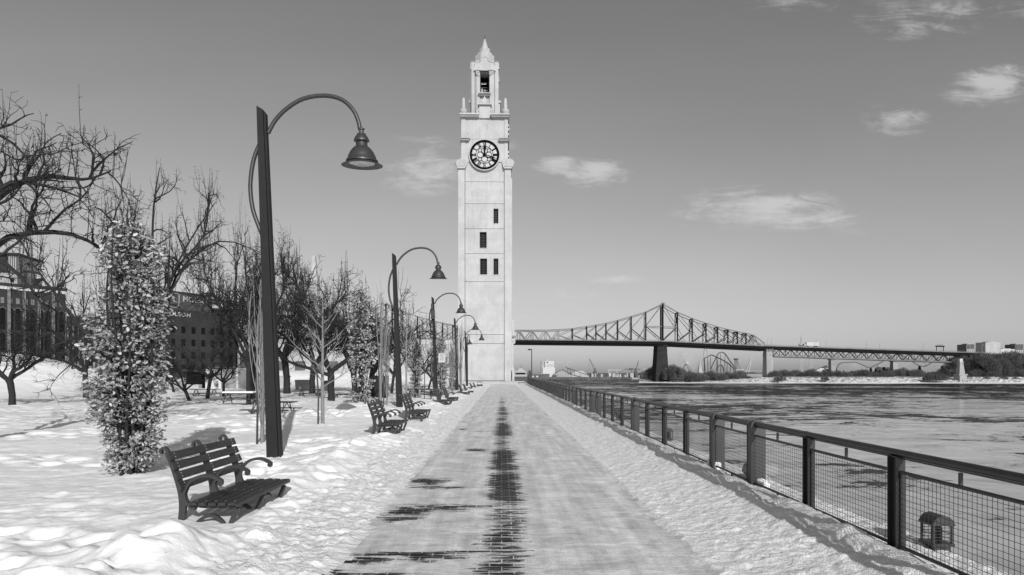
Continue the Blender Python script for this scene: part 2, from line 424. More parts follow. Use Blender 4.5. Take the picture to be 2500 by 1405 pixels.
BENCH_Y = [7.15, 16.8, 21.6, 31.6, 36.2, 46.5, 51.5, 61.5, 66.5]
def H(x, y):
    x = np.asarray(x, float); y = np.asarray(y, float)
    # left field
    ex = -2.62-.28*(fbm(y*.55, x*0, 9, 3)-.5)*2-.10*np.sin(y*1.1)+.2*ss(9, 16, y)*0
    inland = ss(0.10, -.62, x-ex)
    wx = x+.25*fbm(x*2, y*2, 31, 2); wy = y+.25*fbm(x*2, y*2, 32, 2)
    f = .16*(fbm(x*.28, y*.22, 1, 3)-.5)+.12*(fbm(wx*.9, wy*1.5, 2, 4)-.5)
    rip = 1-np.abs(2*fbm(wx*1.6+y*.3, wy*3.4, 3, 3)-1)
    f = f+.05*rip*ss(.35, .65, fbm(x*.25, y*.3, 4, 2))+.034*(fbm(x*7, y*10, 5, 4, .6)-.5)
    pits = ss(.42, .05, cell(x*1.5, y*1.9, 3)); keep = ss(.50, .58, fbm(x*.45, y*.45, 8, 2))
    f = f-.115*pits*keep
    f = f+.025*ss(.3, .5, cell(x*1.5, y*1.9, 3))*ss(.62, .45, cell(x*1.5, y*1.9, 3))*keep
    # ploughed lumps on the bank
    ridge = np.exp(-((x-(ex-.45))/.62)**2)
    big = lumps(wx*1.5, wy*1.2, 6, 1.0, .15); sm = lumps(wx*3.4, wy*3.2, 7, 1.1, .3)+.6*lumps(wx*6.5, wy*6.5, 18, 1.2, .4)
    amp = (.55+.75*fbm(y*.35, x*.2, 14, 2)+.15*gs(x, y, -3.2, 5.2, 1.6, 1.6))
    f = f+ridge*(.02+.17*big+.07*sm)*amp
    f = f+.05*lumps(wx*2.2, wy*2.0, 21, 1.0, .3)*ss(9, 6, y)+.05*gs(x, y, -3.0, 5.7, .5, .45)+.05*gs(x, y, -4.3, 4.7, .7, .5)-.05*gs(x, y, -3.7, 4.6, .4, .4)
    # pressed snow at benches
    for by in BENCH_Y:
        f = f-(f-.0)*.8*np.exp(-((x+3.15)/.60)**4-((y-by)/1.12)**4)
    f = f+.42*gs(x, y, -5.7, 24.2, 2.0, 2.6)+.35*gs(x, y, -4.6, 31, 1.3, 3)+.3*gs(x, y, -8.8, 20, 1.5, 2.0)*.4
    f = f+3.4*gs(x, y, -46, 56, 10, 12)+1.3*gs(x, y, -37, 50, 5, 6)+1.6*gs(x, y, -27, 74, 12, 4)+.35*gs(x, y, -26.5, 49, 2.2, 2)
    f = f+1.5*gs(x, y, -15, 78, 7, 4)+.6*gs(x, y, -10, 62, 3, 7)+.25*ss(12, 40, -x)*0
    # path side
    p = -.12+.012*(fbm(x*1.5, y*.5, 20, 3)-.5)
    strip = ss(-1.50, -1.72, x+.05*(fbm(y*1.2, x*0, 22, 3)-.5))
    wxx = x+.06*fbm(x*6, y*6, 41, 2)
    crumb = .05*(fbm(wxx*9, y*9, 23, 4, .7)-.35)+.03*lumps(wxx*8, y*8, 9, 1.3, .62)+.024*lumps(wxx*15, y*15, 10, 1.3, .35)+.07*lumps(wxx*3.2, y*3.2, 15, 1.6, .8)*ss(-1.9, -2.4, x)
    slope = .10*ss(-1.7, -2.9, x)
    p = p+strip*(.012+crumb+slope)
    # river side
    rgt = ss(1.88, 1.98, x+.05*(fbm(y*.8, x*0, 24, 3)-.5))
    rc = .03*(fbm(x*9, y*8, 25, 4, .7)-.45)+.016*lumps(wxx*9, y*9, 13, 1.3, .65)+.013*lumps(wxx*16, y*16, 16, 1.3, .4)+.055*(fbm(x*1.6, y*.9, 26, 3)-.5)*ss(2.4, 3.2, x)
    p = p+rgt*(.015+rc+.11*ss(2.0, 3.3, x))
    lip = np.exp(-((x-3.45-.12*(fbm(y*.7, x*0, 27, 2)-.5))/.24)**2)
    p = p+lip*(.02+.07*np.clip(1-cell(wx*1.7, wy*1.5, 12)*1.1, 0, 1)+.05*sm)
    p = p+.05*ss(3.7, 3.95, x)*(fbm(x*2, y*1.5, 28, 3))
    h = p*(1-inland)+f*inland
    h = h*ss(112, 98, y)+0*(1-ss(112, 98, y))
    # in front of the tower everything is trodden level
    fl = ss(84, 90, y)*ss(-9, -7, x)
    h = h*(1-fl)+fl*(-.02+.01*fbm(x, y*3, 29, 2))
    return h
def hz(x, y): return float(H(np.array([x]), np.array([y]))[0])

# ------------------------------------------------------------------ ground sheets
def axis_coords():
    xs = [-4.9]
    st = .03
    c = -4.9
    left = []
    d = .03
    while c > -95:
        d = .03+.0125*(-4.9-c); c -= d; left.append(c)
    fine1 = list(np.arange(-4.9, -1.2, .03)); fine2 = list(np.arange(-1.2, 1.7, .06)); fine3 = list(np.arange(1.7, QX-.01, .03))
    xs = left[::-1]+fine1+fine2+fine3+[QX]
    ys = [-25, -15, -8, -4, -1, 0.5, 1.5, 2.2]; c = 2.6
    while c < 118: ys.append(c); c += max(.028, .0046*c)
    return np.array(xs), np.array(ys)
XS, YS = axis_coords()
PATCH = [(-.92,6.12,.55,.15,1.0),(-1.42,5.95,.3,.12,1.0),(-.35,6.2,.4,.06,.7),(-1.2,8.05,.32,.36,.95),(-.8,8.3,.32,.22,.9),(-1.25,7.6,.35,.12,.9),(-1.25,10.2,.30,.3,1.0),(-.95,9.7,.5,.14,.85),(-1.35,5.5,.5,.09,1.0),(-.35,8.4,.35,.12,.75),
         (-.57,14.3,.28,.28,1.0),(-1.25,19.6,.25,.25,.9),(-.6,19.0,.7,.1,.75),(-1.35,22.5,.2,.25,.7),(-.55,17.0,.3,.1,.6)]
GX, GY = np.meshgrid(XS, YS); GZ = H(GX, GY); GN, GK = GX.shape
GA = np.arange(GN*GK).reshape(GN, GK)
GQ = np.stack([GA[:-1,:-1], GA[:-1,1:], GA[1:,1:], GA[1:,:-1]], -1).reshape(-1, 4)
GCO = np.stack([GX, GY, GZ], -1).reshape(-1, 3)
fx = GCO[GQ].mean(1); FCX, FCY = fx[:, 0], fx[:, 1]
e1 = -1.53+.30*(fbm(FCY*1.8, FCY*0, 70, 5, .65)-.5)+.26*(fbm(FCX*7, FCY*7, 71, 4, .65)-.5)
e2 = 1.90+.20*(fbm(FCY*1.6, FCY*0, 72, 5, .65)-.5)+.22*(fbm(FCX*7, FCY*7, 73, 4, .65)-.5)
GCL = np.where(FCX < -2.5, 0, np.where(FCX < e1, 1, np.where(FCX < e2, 2, 3)))
def ground(name, cls, m):
    q = GQ[GCL == cls]; used = np.unique(q); remap = np.zeros(GN*GK, np.int64); remap[used] = np.arange(len(used)); q = remap[q]; co = GCO[used]
    me = bpy.data.meshes.new(name); me.vertices.add(len(co)); me.vertices.foreach_set('co', co.ravel())
    me.loops.add(q.size); me.loops.foreach_set('vertex_index', q.ravel().astype(np.int32))
    me.polygons.add(len(q)); me.polygons.foreach_set('loop_start', np.arange(0, q.size, 4, dtype=np.int32))
    me.polygons.foreach_set('loop_total', np.full(len(q), 4, dtype=np.int32)); me.polygons.foreach_set('use_smooth', np.ones(len(q), bool))
    me.update(calc_edges=True); me.materials.append(m)
    if name == 'path':
        x = co[:, 0]; y = co[:, 1]
        cx = .04+.05*(fbm(y*.5, y*0, 50, 2)-.5)-.0*y
        band = np.exp(-((x-cx)/.33)**2)*(.80+.5*ss(.36, .6, fbm(y*.9, x*.9+3, 51, 4)))*ss(75, 14, y)
        band = band*(1-.25*ss(6.2, 5.2, y))
        bare = band*.80
        xw = x+.35*(fbm(x*3, y*5, 80, 3)-.5); yw = y+.4*(fbm(x*2.5, y*3, 81, 3)-.5)
        for (px, py, sx, sy, w) in PATCH: bare = np.maximum(bare, w*1.0*gs(xw, yw, px, py, sx*1.25, sy*1.35))
        bare = np.maximum(bare, .22*ss(.5, .7, fbm(x*1.2, y*.8, 53, 3))*ss(-1.5, -1.2, x)*ss(.9, .3, x))
        at = me.attributes.new('bare', 'FLOAT', 'POINT'); at.data.foreach_set('value', bare.astype(np.float32))
    o = bpy.data.objects.new(name, me); link(o, kind='structure')
    return o
ground('snow_field', 0, M_SNOW); ground('snow_strip', 1, M_CRUMB); ground('path', 2, M_PATH); ground('snow_verge', 3, M_CRUMB)
MB().box(-1800, -95.5, -60, 900, -1.2, -.5).box(-95.5, -6, 119, 900, -1.2, -.5).box(-1800, 4, 900, 2600, -1.2, -.5).build('ground', M_SNOW, kind='structure')
MB().box(QX-.5, QX-.004, -25, 118, -6.4, -.25).box(-7, QX-.5, 117.5, 118, -6.4, -.25).build('quay_wall', M_CONC, kind='structure')
MB().add([(-40,-60,-6),(4500,-60,-6),(4500,6000,-6),(-40,6000,-6)], [(0,1,2,3)]).build('river', M_WATER, kind='structure')

# far shores
def shore():
    # right bank: rocky slope rising from the water
    pxs = list(range(1560, 2900, 6)); rows = [(0,-6.15),(3,-5.75),(7,-5.6),(11,-4.8),(16,-3.7),(22,-2.6),(27,-2.0),(60,-1.9),(900,-1.9)]
    V = []; F = []
    for i, px in enumerate(pxs):
        D0 = 412+22*ss(1640, 1560, px)+6*math.sin(px*.02)
        if px < 1900: D0 += 6
        low = float(ss(1640, 1900, px))
        for j, (dd, z) in enumerate(rows):
            p = P(px, 909, D0+dd)
            zz = z if j < 3 else -5.6+(z+5.6)*(.18+.82*low)
            zz += (.5*(vn(px*.13, dd*.3, 60)-.5)+.5*(vn(px*.4, dd*.9, 61)-.5))*(1 if 2 < j < 7 else .3)
            V.append((p.x, p.y, zz))
    n = len(rows)
    for i in range(len(pxs)-1):
        for j in range(n-1): F.append((i*n+j, (i+1)*n+j, (i+1)*n+j+1, i*n+j+1))
    b = MB(); b.add(V, F); return b
shore().build('river_bank', M_BANK, kind='structure')
b = MB()
p0 = P(1300, 909, 640); p1 = P(1585, 909, 640)
b.box(P(1180,909,640).x, p1.x+30, 640, 2600, -6.5, -4.2); b.build('port_land', M_CONC, kind='structure')
b = MB(); b.box(P(1180,909,636).x, P(1540,909,636).x, 633, 636, -6.5, -3.4)
for k in range(60): x = P(1180,909,636).x+2.4+k*2.55; b.box(x, x+.9, 632.4, 632.99, -6.5, -3.5)
b.build('quay', M_FARD, kind='structure')

# ------------------------------------------------------------------ steps by the tower
st = MB()
for k in range(5):
    st.box(-8+k*.1, 2.6, 86.5+k*1.9, 88.4+k*1.9-.01, -.2, -.012+.03*k)
st.build('steps', M_CONC, kind='structure')
st = MB()
for k in range(5): st.box(-7.9+k*.1, 2.5, 86.7+k*1.9, 88.4+k*1.9-.02, -.1, -.006+.03*k)
st.build('step_snow', M_CRUMB, kind='structure')

# ------------------------------------------------------------------ clock tower
TD = 97.0; TS = TD/1500
tw_c = P(1184, 935, TD)
tower = empty('clock_tower', (tw_c.x, tw_c.y, 0), 0, 'tall pale clock tower with pointed belfry at the end of the snowy path', 'clock tower')
ZD = 0.0                                    # how far behind the front face the piece stands
def tx(px): return (px-1225)*(TD+ZD)/1500-tw_c.x
def tz(py): return CAMZ+(909-py)*(TD+ZD)/1500
DEP = 8.4                                   # depth of the shaft
def tbox(b, x0, x1, y0, y1, ya, yb):        # px extents, ya..yb depth in metres (0 = front face)
    return b.box(tx(x0), tx(x1), ya, yb, tz(y1), tz(y0))
s = MB()
# shaft body with real window recesses: build the front skin from strips
WIN = [(1205,1216.7,508.8,544.8), (1171.2,1188,566,605), (1172,1189,631,670), (1205,1216.7,631,670)]
tbox(s, 1137, 1230.5, 390, 934, .75, DEP-.2)
def skin(x0, x1, y0, y1, wins, ya, yb, s):
    ys_ = sorted(set([y0, y1]+[w[2] for w in wins]+[w[3] for w in wins]))
    for a, c in zip(ys_[:-1], ys_[1:]):
        ws = sorted([w for w in wins if w[2] <= a and w[3] >= c]); x = x0
        for w in ws: tbox(s, x, w[0], a, c, ya, yb); x = w[1]
        tbox(s, x, x1, a, c, ya, yb)
JO = [443, 496.7, 558, 619, 687.5, 817, 839]
edges = [390]+JO+[930]
for a, c in zip(edges[:-1], edges[1:]):
    skin(1135.5, 1231, a+.45, c-.45, [w for w in WIN if w[2] > a and w[3] < c], .3, .745, s)
s.build('shaft', M_TOWER, tower)
MB().box(tx(1136), tx(1230.8), .42, .75, tz(931), tz(392)).build('joint', M_CONC, tower) if False else None
for (x0, x1, sgn) in ((1118.8,1134.6,-1), (1231.9,1247.3,1)):
    b = MB(); tbox(b, x0, x1, 412, 934, 0, 1.6); tbox(b, x0+3*(sgn<0), x1-3*(sgn>0), 412, 934, 1.6, DEP)
    if sgn > 0: tbox(b, 1247.5, 1250.5, 430, 934, 1.2, DEP-1); tbox(b, 1250.6, 1256, 905, 934, .6, DEP-.5); b.frustum(tx(1251.8), 3, tz(905), tz(895), .32, 2, .12, 1.7)
    b.build('pilaster', M_TOWER, tower)
    # winged capital
    c = MB(); cx = (x0+x1)/2
    tbox(c, cx-9.5, cx+9.5, 409, 413, -.35, 1.9)
    ang = [(cx-11.5,409),(cx-12.5,400),(cx-9,390),(cx-6,393),(cx-3,387),(cx,391),(cx+4,386),(cx+8,391),(cx+10,388),(cx+12,399),(cx+11.5,409)]
    c.prism([(tx(a), tz(z)) for a, z in ang], -.15, 1.5)
    for k in range(5): c.prism([(tx(cx-9+k*4), tz(408)), (tx(cx-6.5+k*4), tz(408)), (tx(cx-4.5+k*4+sgn), tz(391))], -.4, -.15)
    for dx, dz in ((-11,401),(-9,394),(11,401),(10,393),(-12,397),(12.5,396)):
        q = (tx(cx+dx), tz(dz)); c.lathe([(0.02,q[1]-.3),(.22,q[1]-.22),(.3,q[1]),(.22,q[1]+.22),(.02,q[1]+.3)], (q[0], .35), 8)
    c.build('winged_capital', M_TOWER, tower)
# upper block
b = MB(); tbox(b, 1126, 1136.5, 288, 395, .05, DEP-.1); tbox(b, 1231.5, 1240, 288, 395, .05, DEP-.1)
tbox(b, 1136.5, 1231.5, 288, 340.2, .18, DEP-.3); tbox(b, 1136.5, 1231.5, 341, 395, .12, DEP-.3)
tbox(b, 1170, 1197.5, 255, 289.5, -.12, 1.2); tbox(b, 1145, 1222, 292, 338, .155, .181)
b.build('upper_block', M_TOWER, tower)
for py in (296,306,318,362,372): tbox(MB(), 1240, 1243, py, py+5, 1.2, 2.6).build('crocket', M_TOWER, tower)
for (x0, x1, y0, y1) in ((1123,1147.7,340,345.5), (1218,1243.5,340,346)):
    b = MB(); tbox(b, x0, x1, y0, y0+2.0, -.65, DEP+.3); tbox(b, x0+1.5, x1-1.5, y0+2.0, y1, -.45, DEP+.1); b.build('string_course', M_CONC, tower)
for (x0, x1) in ((1122.5,1169.6), (1197.9,1243.5)):
    b = MB(); tbox(b, x0, x1, 281, 284.5, -.75, DEP+.5); tbox(b, x0+1.5, x1-(1.5 if x1>1200 else 0), 284.5, 287.8, -.5, DEP+.3); b.build('cornice', M_TOWER, tower)
# stepped gable with scrolls and finial
b = MB(); tbox(b, 1166, 1200.5, 256, 258.5, -.5, 1.5)
pr = [(1178,256),(1177,249),(1180,243),(1182.2,240),(1183,236),(1184.2,240),(1186.5,243),(1189,249),(1188,256)]
b.prism([(tx(a), tz(z)) for a, z in pr], -.35, .5)
for sg in (-1, 1):
    pts = [(1183.5+sg*(13.2+7.5*math.cos(a)*k), 270+9*math.sin(a)*k) for a, k in [(t*.5, 1-t*.055) for t in range(0, 16)]]
    b.tube([(tx(a), .1, tz(z)) for a, z in pts], .14, 5)
    b.prism([(tx(1183.5+sg*13.5), tz(281)), (tx(1183.5+sg*21), tz(281)), (tx(1183.5+sg*19), tz(266)), (tx(1183.5+sg*13.5), tz(262))], .1, .7)
b.build('gable', M_TOWER, tower)
# corner urns
for (px, yy_) in ((1131.2,.6),(1234,.6),(1128.5,DEP-.6),(1238,DEP-.6)):
    c0 = (tx(px), yy_); b = MB()
    pf = [(.32,281),(.3,278),(.42,276),(.62,271),(.66,268),(.5,264.5),(.3,262.5),(.33,261),(.2,237.5),(.12,236)]
    b.lathe([(r, tz(z)) for r, z in pf], c0, 12); b.build('urn', M_TOWER, tower, smooth=True)
# belfry: corner piers round a real opening
b = MB(); BY0, BY1 = 1.5, DEP-1.5; ZD = 1.5
for (x0, x1) in ((1149.7,1161),(1206.5,1217)):
    tbox(b, x0, x1, 150, 281, BY0+.25, BY1-.25); tbox(b, x0+1.6, x1-1.6, 152, 280, BY0+.0, BY0+.25)
for (x0, x1) in ((1161,1172),(1194.4,1206.5)):
    tbox(b, x0, x1, 175, 281, BY0-.2, BY0+1.2); tbox(b, x0, x1, 175, 281, BY1-1.0, BY1)
tbox(b, 1164.6, 1171.2, 178, 281, BY0-.42, BY0-.2); tbox(b, 1195.4, 1202, 178, 281, BY0-.42, BY0-.2)
tbox(b, 1172, 1194.4, 238, 281, BY0-.15, BY1); tbox(b, 1161, 1206.5, 149, 175, BY0-.1, BY1)
tbox(b, 1146, 1150, 246, 281, BY0+1, BY1-1); tbox(b, 1217, 1221, 246, 281, BY0+1, BY1-1)
tbox(b, 1144.5, 1150, 240, 246, BY0+.8, BY1-.8); tbox(b, 1217, 1223, 240, 246, BY0+.8, BY1-.8)
b.build('belfry', M_TOWER, tower)
b = MB()   # curved pediment
ar = [(1157,175),(1160,160),(1163,156),(1171,154)]+[(1183.5-8*math.cos(t), 152-9*math.sin(t)) for t in [i*math.pi/8 for i in range(9)]]+[(1196,154),(1204,156),(1207,160),(1210,175)]
b.prism([(tx(a), tz(z)) for a, z in ar], BY0-.35, BY0+.1)
b.build('pediment', M_TOWER, tower)
b = MB()
ring = [(1160,160),(1163,155.5),(1171,153.5)]+[(1183.5-8.6*math.cos(t), 151.5-9.6*math.sin(t)) for t in [i*math.pi/8 for i in range(9)]]+[(1196,153.5),(1204,155.5),(1207,160)]
b.tube([(tx(a), BY0-.36, tz(z)) for a, z in ring], .09, 5); b.build('moulding', M_TOWER, tower)
for (cx, sg) in ((1167.5,-1),(1199.5,1)):     # leafy capitals beside the opening
    b = MB()
    for k in range(9):
        q = (tx(cx+random.uniform(-4,4)), tz(random.uniform(176,189))); b.lathe([(.02,q[1]-.3),(.24,q[1]),(.02,q[1]+.3)], (q[0], BY0-.4), 6)
    tbox(b, cx-6, cx+6, 173.5, 176.5, BY0-.7, BY0-.2); b.build('leaf_capital', M_TOWER, tower)
for (px, yy_) in ((1154.5,BY0+.6),(1212.5,BY0+.6),(1154.5,BY1-.6),(1212.5,BY1-.6)):
    b = MB(); b.frustum(tx(px), yy_, tz(166), tz(150), .40, .45, .36, .4); b.frustum(tx(px), yy_, tz(150), tz(147.5), .42, .5, .2, .3); b.box(tx(px)-.44, tx(px)+.44, yy_-.5, yy_+.5, tz(168), tz(166)); b.build('turret', M_TOWER, tower)
b = MB(); tbox(b, 1168.5, 1198, 233, 235, BY0-1.0, BY0+.3); tbox(b, 1170, 1196.5, 235, 238, BY0-.7, BY0); b.build('balcony_sill', M_TOWER, tower)
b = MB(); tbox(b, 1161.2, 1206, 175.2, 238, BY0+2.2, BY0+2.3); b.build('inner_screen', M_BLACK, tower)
b = MB(); tbox(b, 1172.2, 1194, 194.5, 195.4, BY0+1.2, BY0+1.35); tbox(b, 1172.2, 1194, 206, 206.8, BY0+1.2, BY0+1.3); b.build('bell_beam', M_IRON, tower)
b = MB(); b.lathe([(.42,tz(221)),(.4,tz(219)),(.24,tz(214)),(.2,tz(208)),(.05,tz(206))], (tx(1176), BY0+1.5), 12); b.lathe([(.2,tz(214)),(.18,tz(210)),(.05,tz(208))], (tx(1183), BY0+1.6), 10); b.lathe([(.2,tz(214)),(.18,tz(210)),(.05,tz(208))], (tx(1189), BY0+1.6), 10)
b.build('bells', mat('old_bronze', .3, .4, .1, 2), tower, smooth=True)
b = MB(); tbox(b, 1181, 1190, 218, 232, BY0+1.6, BY0+2.0); b.build('belfry_cabinet', M_FARG, tower)
b = MB(); tbox(b, 1174, 1187, 198, 199.6, BY0+1.0, BY0+1.1); b.build('tube_light', M_PALE, tower)
# stepped octagonal cap and spike
ZD = DEP/2
b = MB()
def octo(hw, y0, y1, hw1=None, n=8):
    hw1 = hw if hw1 is None else hw1
    c0 = (tx(1183.5), DEP/2); k = 1.04/math.cos(math.pi/8)
    vs = []
    for r, z in ((hw*TS*k, tz(y1)), (hw1*TS*k, tz(y0))):
        for i in range(8): a = math.pi/8+i*math.pi/4; vs.append((c0[0]+r*math.cos(a), c0[1]+r*math.sin(a), z))
    b.add(vs, [tuple(range(7,-1,-1)), tuple(range(8,16))]+[(i,(i+1)%8,8+(i+1)%8,8+i) for i in range(8)])
octo(23, 142, 160); octo(17.8, 134, 142, 17); octo(12.3, 122.5, 134); octo(14, 140, 142)
b.build('stepped_cap', M_TOWER, tower)
b = MB(); octo(8.6, 120.5, 122.5, 8.6); octo(7.8, 98, 120.5, 2.2); octo(2.2, 96.5, 98, 1.0); b.build('spire', M_TOWER, tower)
MB().tube([(tx(1183.5), DEP/2, tz(97)), (tx(1183.5), DEP/2, tz(87))], .04, 5).build('lightning_rod', M_IRON, tower)
# clock faces
ZD = 0.0
cz, cx0 = tz(379), tx(1183)
def disc(b, r, ya, yb, n=64, c=(cx0, cz)):
    return b.prism([(c[0]+r*math.cos(2*math.pi*k/n), c[1]+r*math.sin(2*math.pi*k/n)) for k in range(n)], ya, yb)
def ringm(b, r0, r1, ya, yb, n=64, c=(cx0, cz)):
    vs = []
    for y in (ya, yb):
        for r in (r0, r1):
            for k in range(n): a = 2*math.pi*k/n; vs.append((c[0]+r*math.cos(a), y, c[1]+r*math.sin(a)))
    fs = []
    for k in range(n):
        j = (k+1) % n
        fs += [(k, n+k, n+j, j), (2*n+k, 2*n+j, 3*n+j, 3*n+k), (n+k, 3*n+k, 3*n+j, n+j), (k, j, 2*n+j, 2*n+k)]
    return b.add(vs, fs)
dial = ringm(MB(), 36.3*TS, 38.6*TS, -.18, .2).build('dial_surround', M_TOWER, tower)
disc(MB(), 36.2*TS, -.06, .1).build('dial', M_GLASS if False else mat('milky_glass', .42, .35, .05, 1), tower)
b = MB(); ringm(b, 30.8*TS, 36.2*TS, -.16, -.064); ringm(b, 20.3*TS, 21.1*TS, -.15, -.064); ringm(b, 19.0*TS, 19.6*TS, -.14, -.064) if False else None
for k in range(8):
    a = k*math.pi/4
    rr = 7.0 if k % 2 == 0 else 0
    if rr: ringm(b, 6.6*TS, 7.4*TS, -.145-.001*k, -.066, 28, (cx0+10.6*TS*math.cos(a), cz+10.6*TS*math.sin(a)))
for sx in (-1, 1):
    for sz_ in (-1, 1):
        cx_, cz_ = cx0+sx*10.9*TS, cz+sz_*10.9*TS; h_ = 3.6*TS
        for (x0, x1, z0, z1) in ((-h_,h_,-h_-.03,-h_+.03),(-h_,h_,h_-.03,h_+.03),(-h_-.03,-h_+.03,-h_,h_),(h_-.03,h_+.03,-h_,h_)):
            b.box(cx_+x0, cx_+x1, -.137, -.068, cz_+z0, cz_+z1)
b.build('dial_frame', M_BLACK, tower)
NUM = {1:'I',2:'II',3:'III',4:'IIII',5:'V',6:'VI',7:'VII',8:'VIII',9:'IX',10:'X',11:'XI',12:'XII'}
for h, s_ in NUM.items():
    b = MB(); a = math.pi/2-h*math.pi/6; rad = Vector((math.cos(a), 0, math.sin(a))); tan = Vector((math.sin(a), 0, -math.cos(a)))
    r0, r1 = 21*TS, 31.2*TS; Wd = {'I': 1.9*TS, 'V': 4.4*TS, 'X': 4.6*TS}
    total = sum(Wd[c] for c in s_); off = -total/2; ctr = Vector((cx0, 0, cz))
    def PT(t, r, y): v = ctr+tan*t+rad*r; return Vector((v.x, y, v.z))
    def stroke(ta, ra, tb, rb, w, i):
        A = PT(ta, ra, -.11); B = PT(tb, rb, -.11); d = (B-A).normalized(); nn = Vector((-d.z, 0, d.x))*w/2
        vs = [A+nn, A-nn, B-nn, B+nn]; yA = -.132-.0012*i-.0003*h
        b.add([(v.x, yA, v.z) for v in vs]+[(v.x, -.07, v.z) for v in vs], [(0,1,2,3),(7,6,5,4),(0,4,5,1),(1,5,6,2),(2,6,7,3),(3,7,4,0)])
    ii = 0
    for c in s_:
        w = Wd[c]; m_ = off+w/2
        if c == 'I': stroke(m_, r0, m_, r1, 1.25*TS, ii)
        if c == 'V': stroke(m_-w*.36, r1, m_, r0, 1.25*TS, ii); stroke(m_+w*.36, r1, m_, r0, .6*TS, ii+1)
        if c == 'X': stroke(m_-w*.36, r1, m_+w*.36, r0, 1.25*TS, ii); stroke(m_+w*.36, r1, m_-w*.36, r0, .6*TS, ii+1)
        off += w; ii += 2
    b.build('numeral', M_BLACK, tower)
def hand(name, ang, ln, w, y, tail):
    b = MB(); a = math.pi/2-ang; d = Vector((math.cos(a), 0, math.sin(a))); n_ = Vector((-d.z, 0, d.x)); c_ = Vector((cx0, y, cz))
    prof = [(-tail, w*.5), (0, w*.9), (ln*.25, w*.45), (ln*.55, w*.9), (ln*.72, w*1.15), (ln*.8, w*.5), (ln, w*.15)]
    L = [c_+d*t+n_*ww for t, ww in prof]; Rr = [c_+d*t-n_*ww for t, ww in prof][::-1]; pl = L+Rr
    b.prism([(p.x, p.z) for p in pl], y-.03, y+.03); b.build(name, M_BLACK, tower)
hand('hour_hand', R(3), 24*TS, 2.9*TS, -.24, 3*TS); hand('minute_hand', R(109), 31.5*TS, 1.7*TS, -.33, 3*TS)
b = MB(); disc(b, 3.2*TS, -.38, -.12, 20); b.build('hand_boss', M_BLACK, tower)
# windows
for (x0, x1, y0, y1) in WIN:
    b = MB(); tbox(b, x0, x1, y0, y1, .72, .745)
    o = b.build('window', M_DARKW, tower)
    b = MB(); w = .5
    tbox(b, x0-1.0, x0, y0-1, y1+1, .22, .4); tbox(b, x1, x1+1.0, y0-1, y1+1, .22, .4); tbox(b, x0, x1, y1, y1+1, .22, .5); tbox(b, x0, x1, y0-1, y0, .22, .4)
    b.build('frame', M_TOWER, o)
    b = MB()
    for k in range(1, 6): yk = y0+(y1-y0)*k/6; tbox(b, x0, x1, yk-.2, yk+.2, .66, .7)
    tbox(b, (x0+x1)/2-.25, (x0+x1)/2+.25, y0, y1, .64, .66); b.build('glazing_bars', M_IRON, o)
b = MB(); b.box(tx(1118), tx(1257), -.22, DEP, -.3, .30); b.build('plinth', M_CONC, tower)
# side wall joined to the tower
wl = P(830, 935, TD)
b = MB(); b.box(wl.x, tw_c.x+tx(1118.5), tw_c.y+1.8, tw_c.y+2.6, -.3, tz(842)); 
wallo = empty('curtain_wall', (0,0,0), 0, 'long pale wall joining the left side of the clock tower behind the bare trees', 'wall')
b.build('wall', M_TOWER, wallo)
b = MB(); b.box(wl.x-.1, tw_c.x+tx(1118.4), tw_c.y+1.7, tw_c.y+2.7, tz(841), tz(828)); b.build('coping', M_TOWER, wallo)
b = MB(); b.lathe([(.05,tz(812)),(.45,tz(810)),(.62,tz(805)),(.45,tz(800)),(.2,tz(798))], (tw_c.x+tx(1115), tw_c.y+2.2), 10); b.build('ball_finial', M_CONC, wallo, smooth=True)
ob = MB(); ob.frustum(tw_c.x+tx(1253), tw_c.y+3, tz(835), tz(778), .4, .5, .14, .2); ob.lathe([(.3,tz(822)),(.55,tz(818)),(.55,tz(812)),(.3,tz(808))], (tw_c.x+tx(1254), tw_c.y+2.5), 10); ob.box(tw_c.x+tx(1250.6), tw_c.x+tx(1254), tw_c.y+1.4, tw_c.y+4, tz(905), tz(835))
ob.box(tw_c.x+tx(1254), tw_c.x+tx(1258), tw_c.y+2, tw_c.y+3, tz(838), tz(830))
ob2 = ob.build('obelisk', M_TOWER, None, label='narrow pale obelisk on a pedestal against the right edge of the clock tower', cat='obelisk')

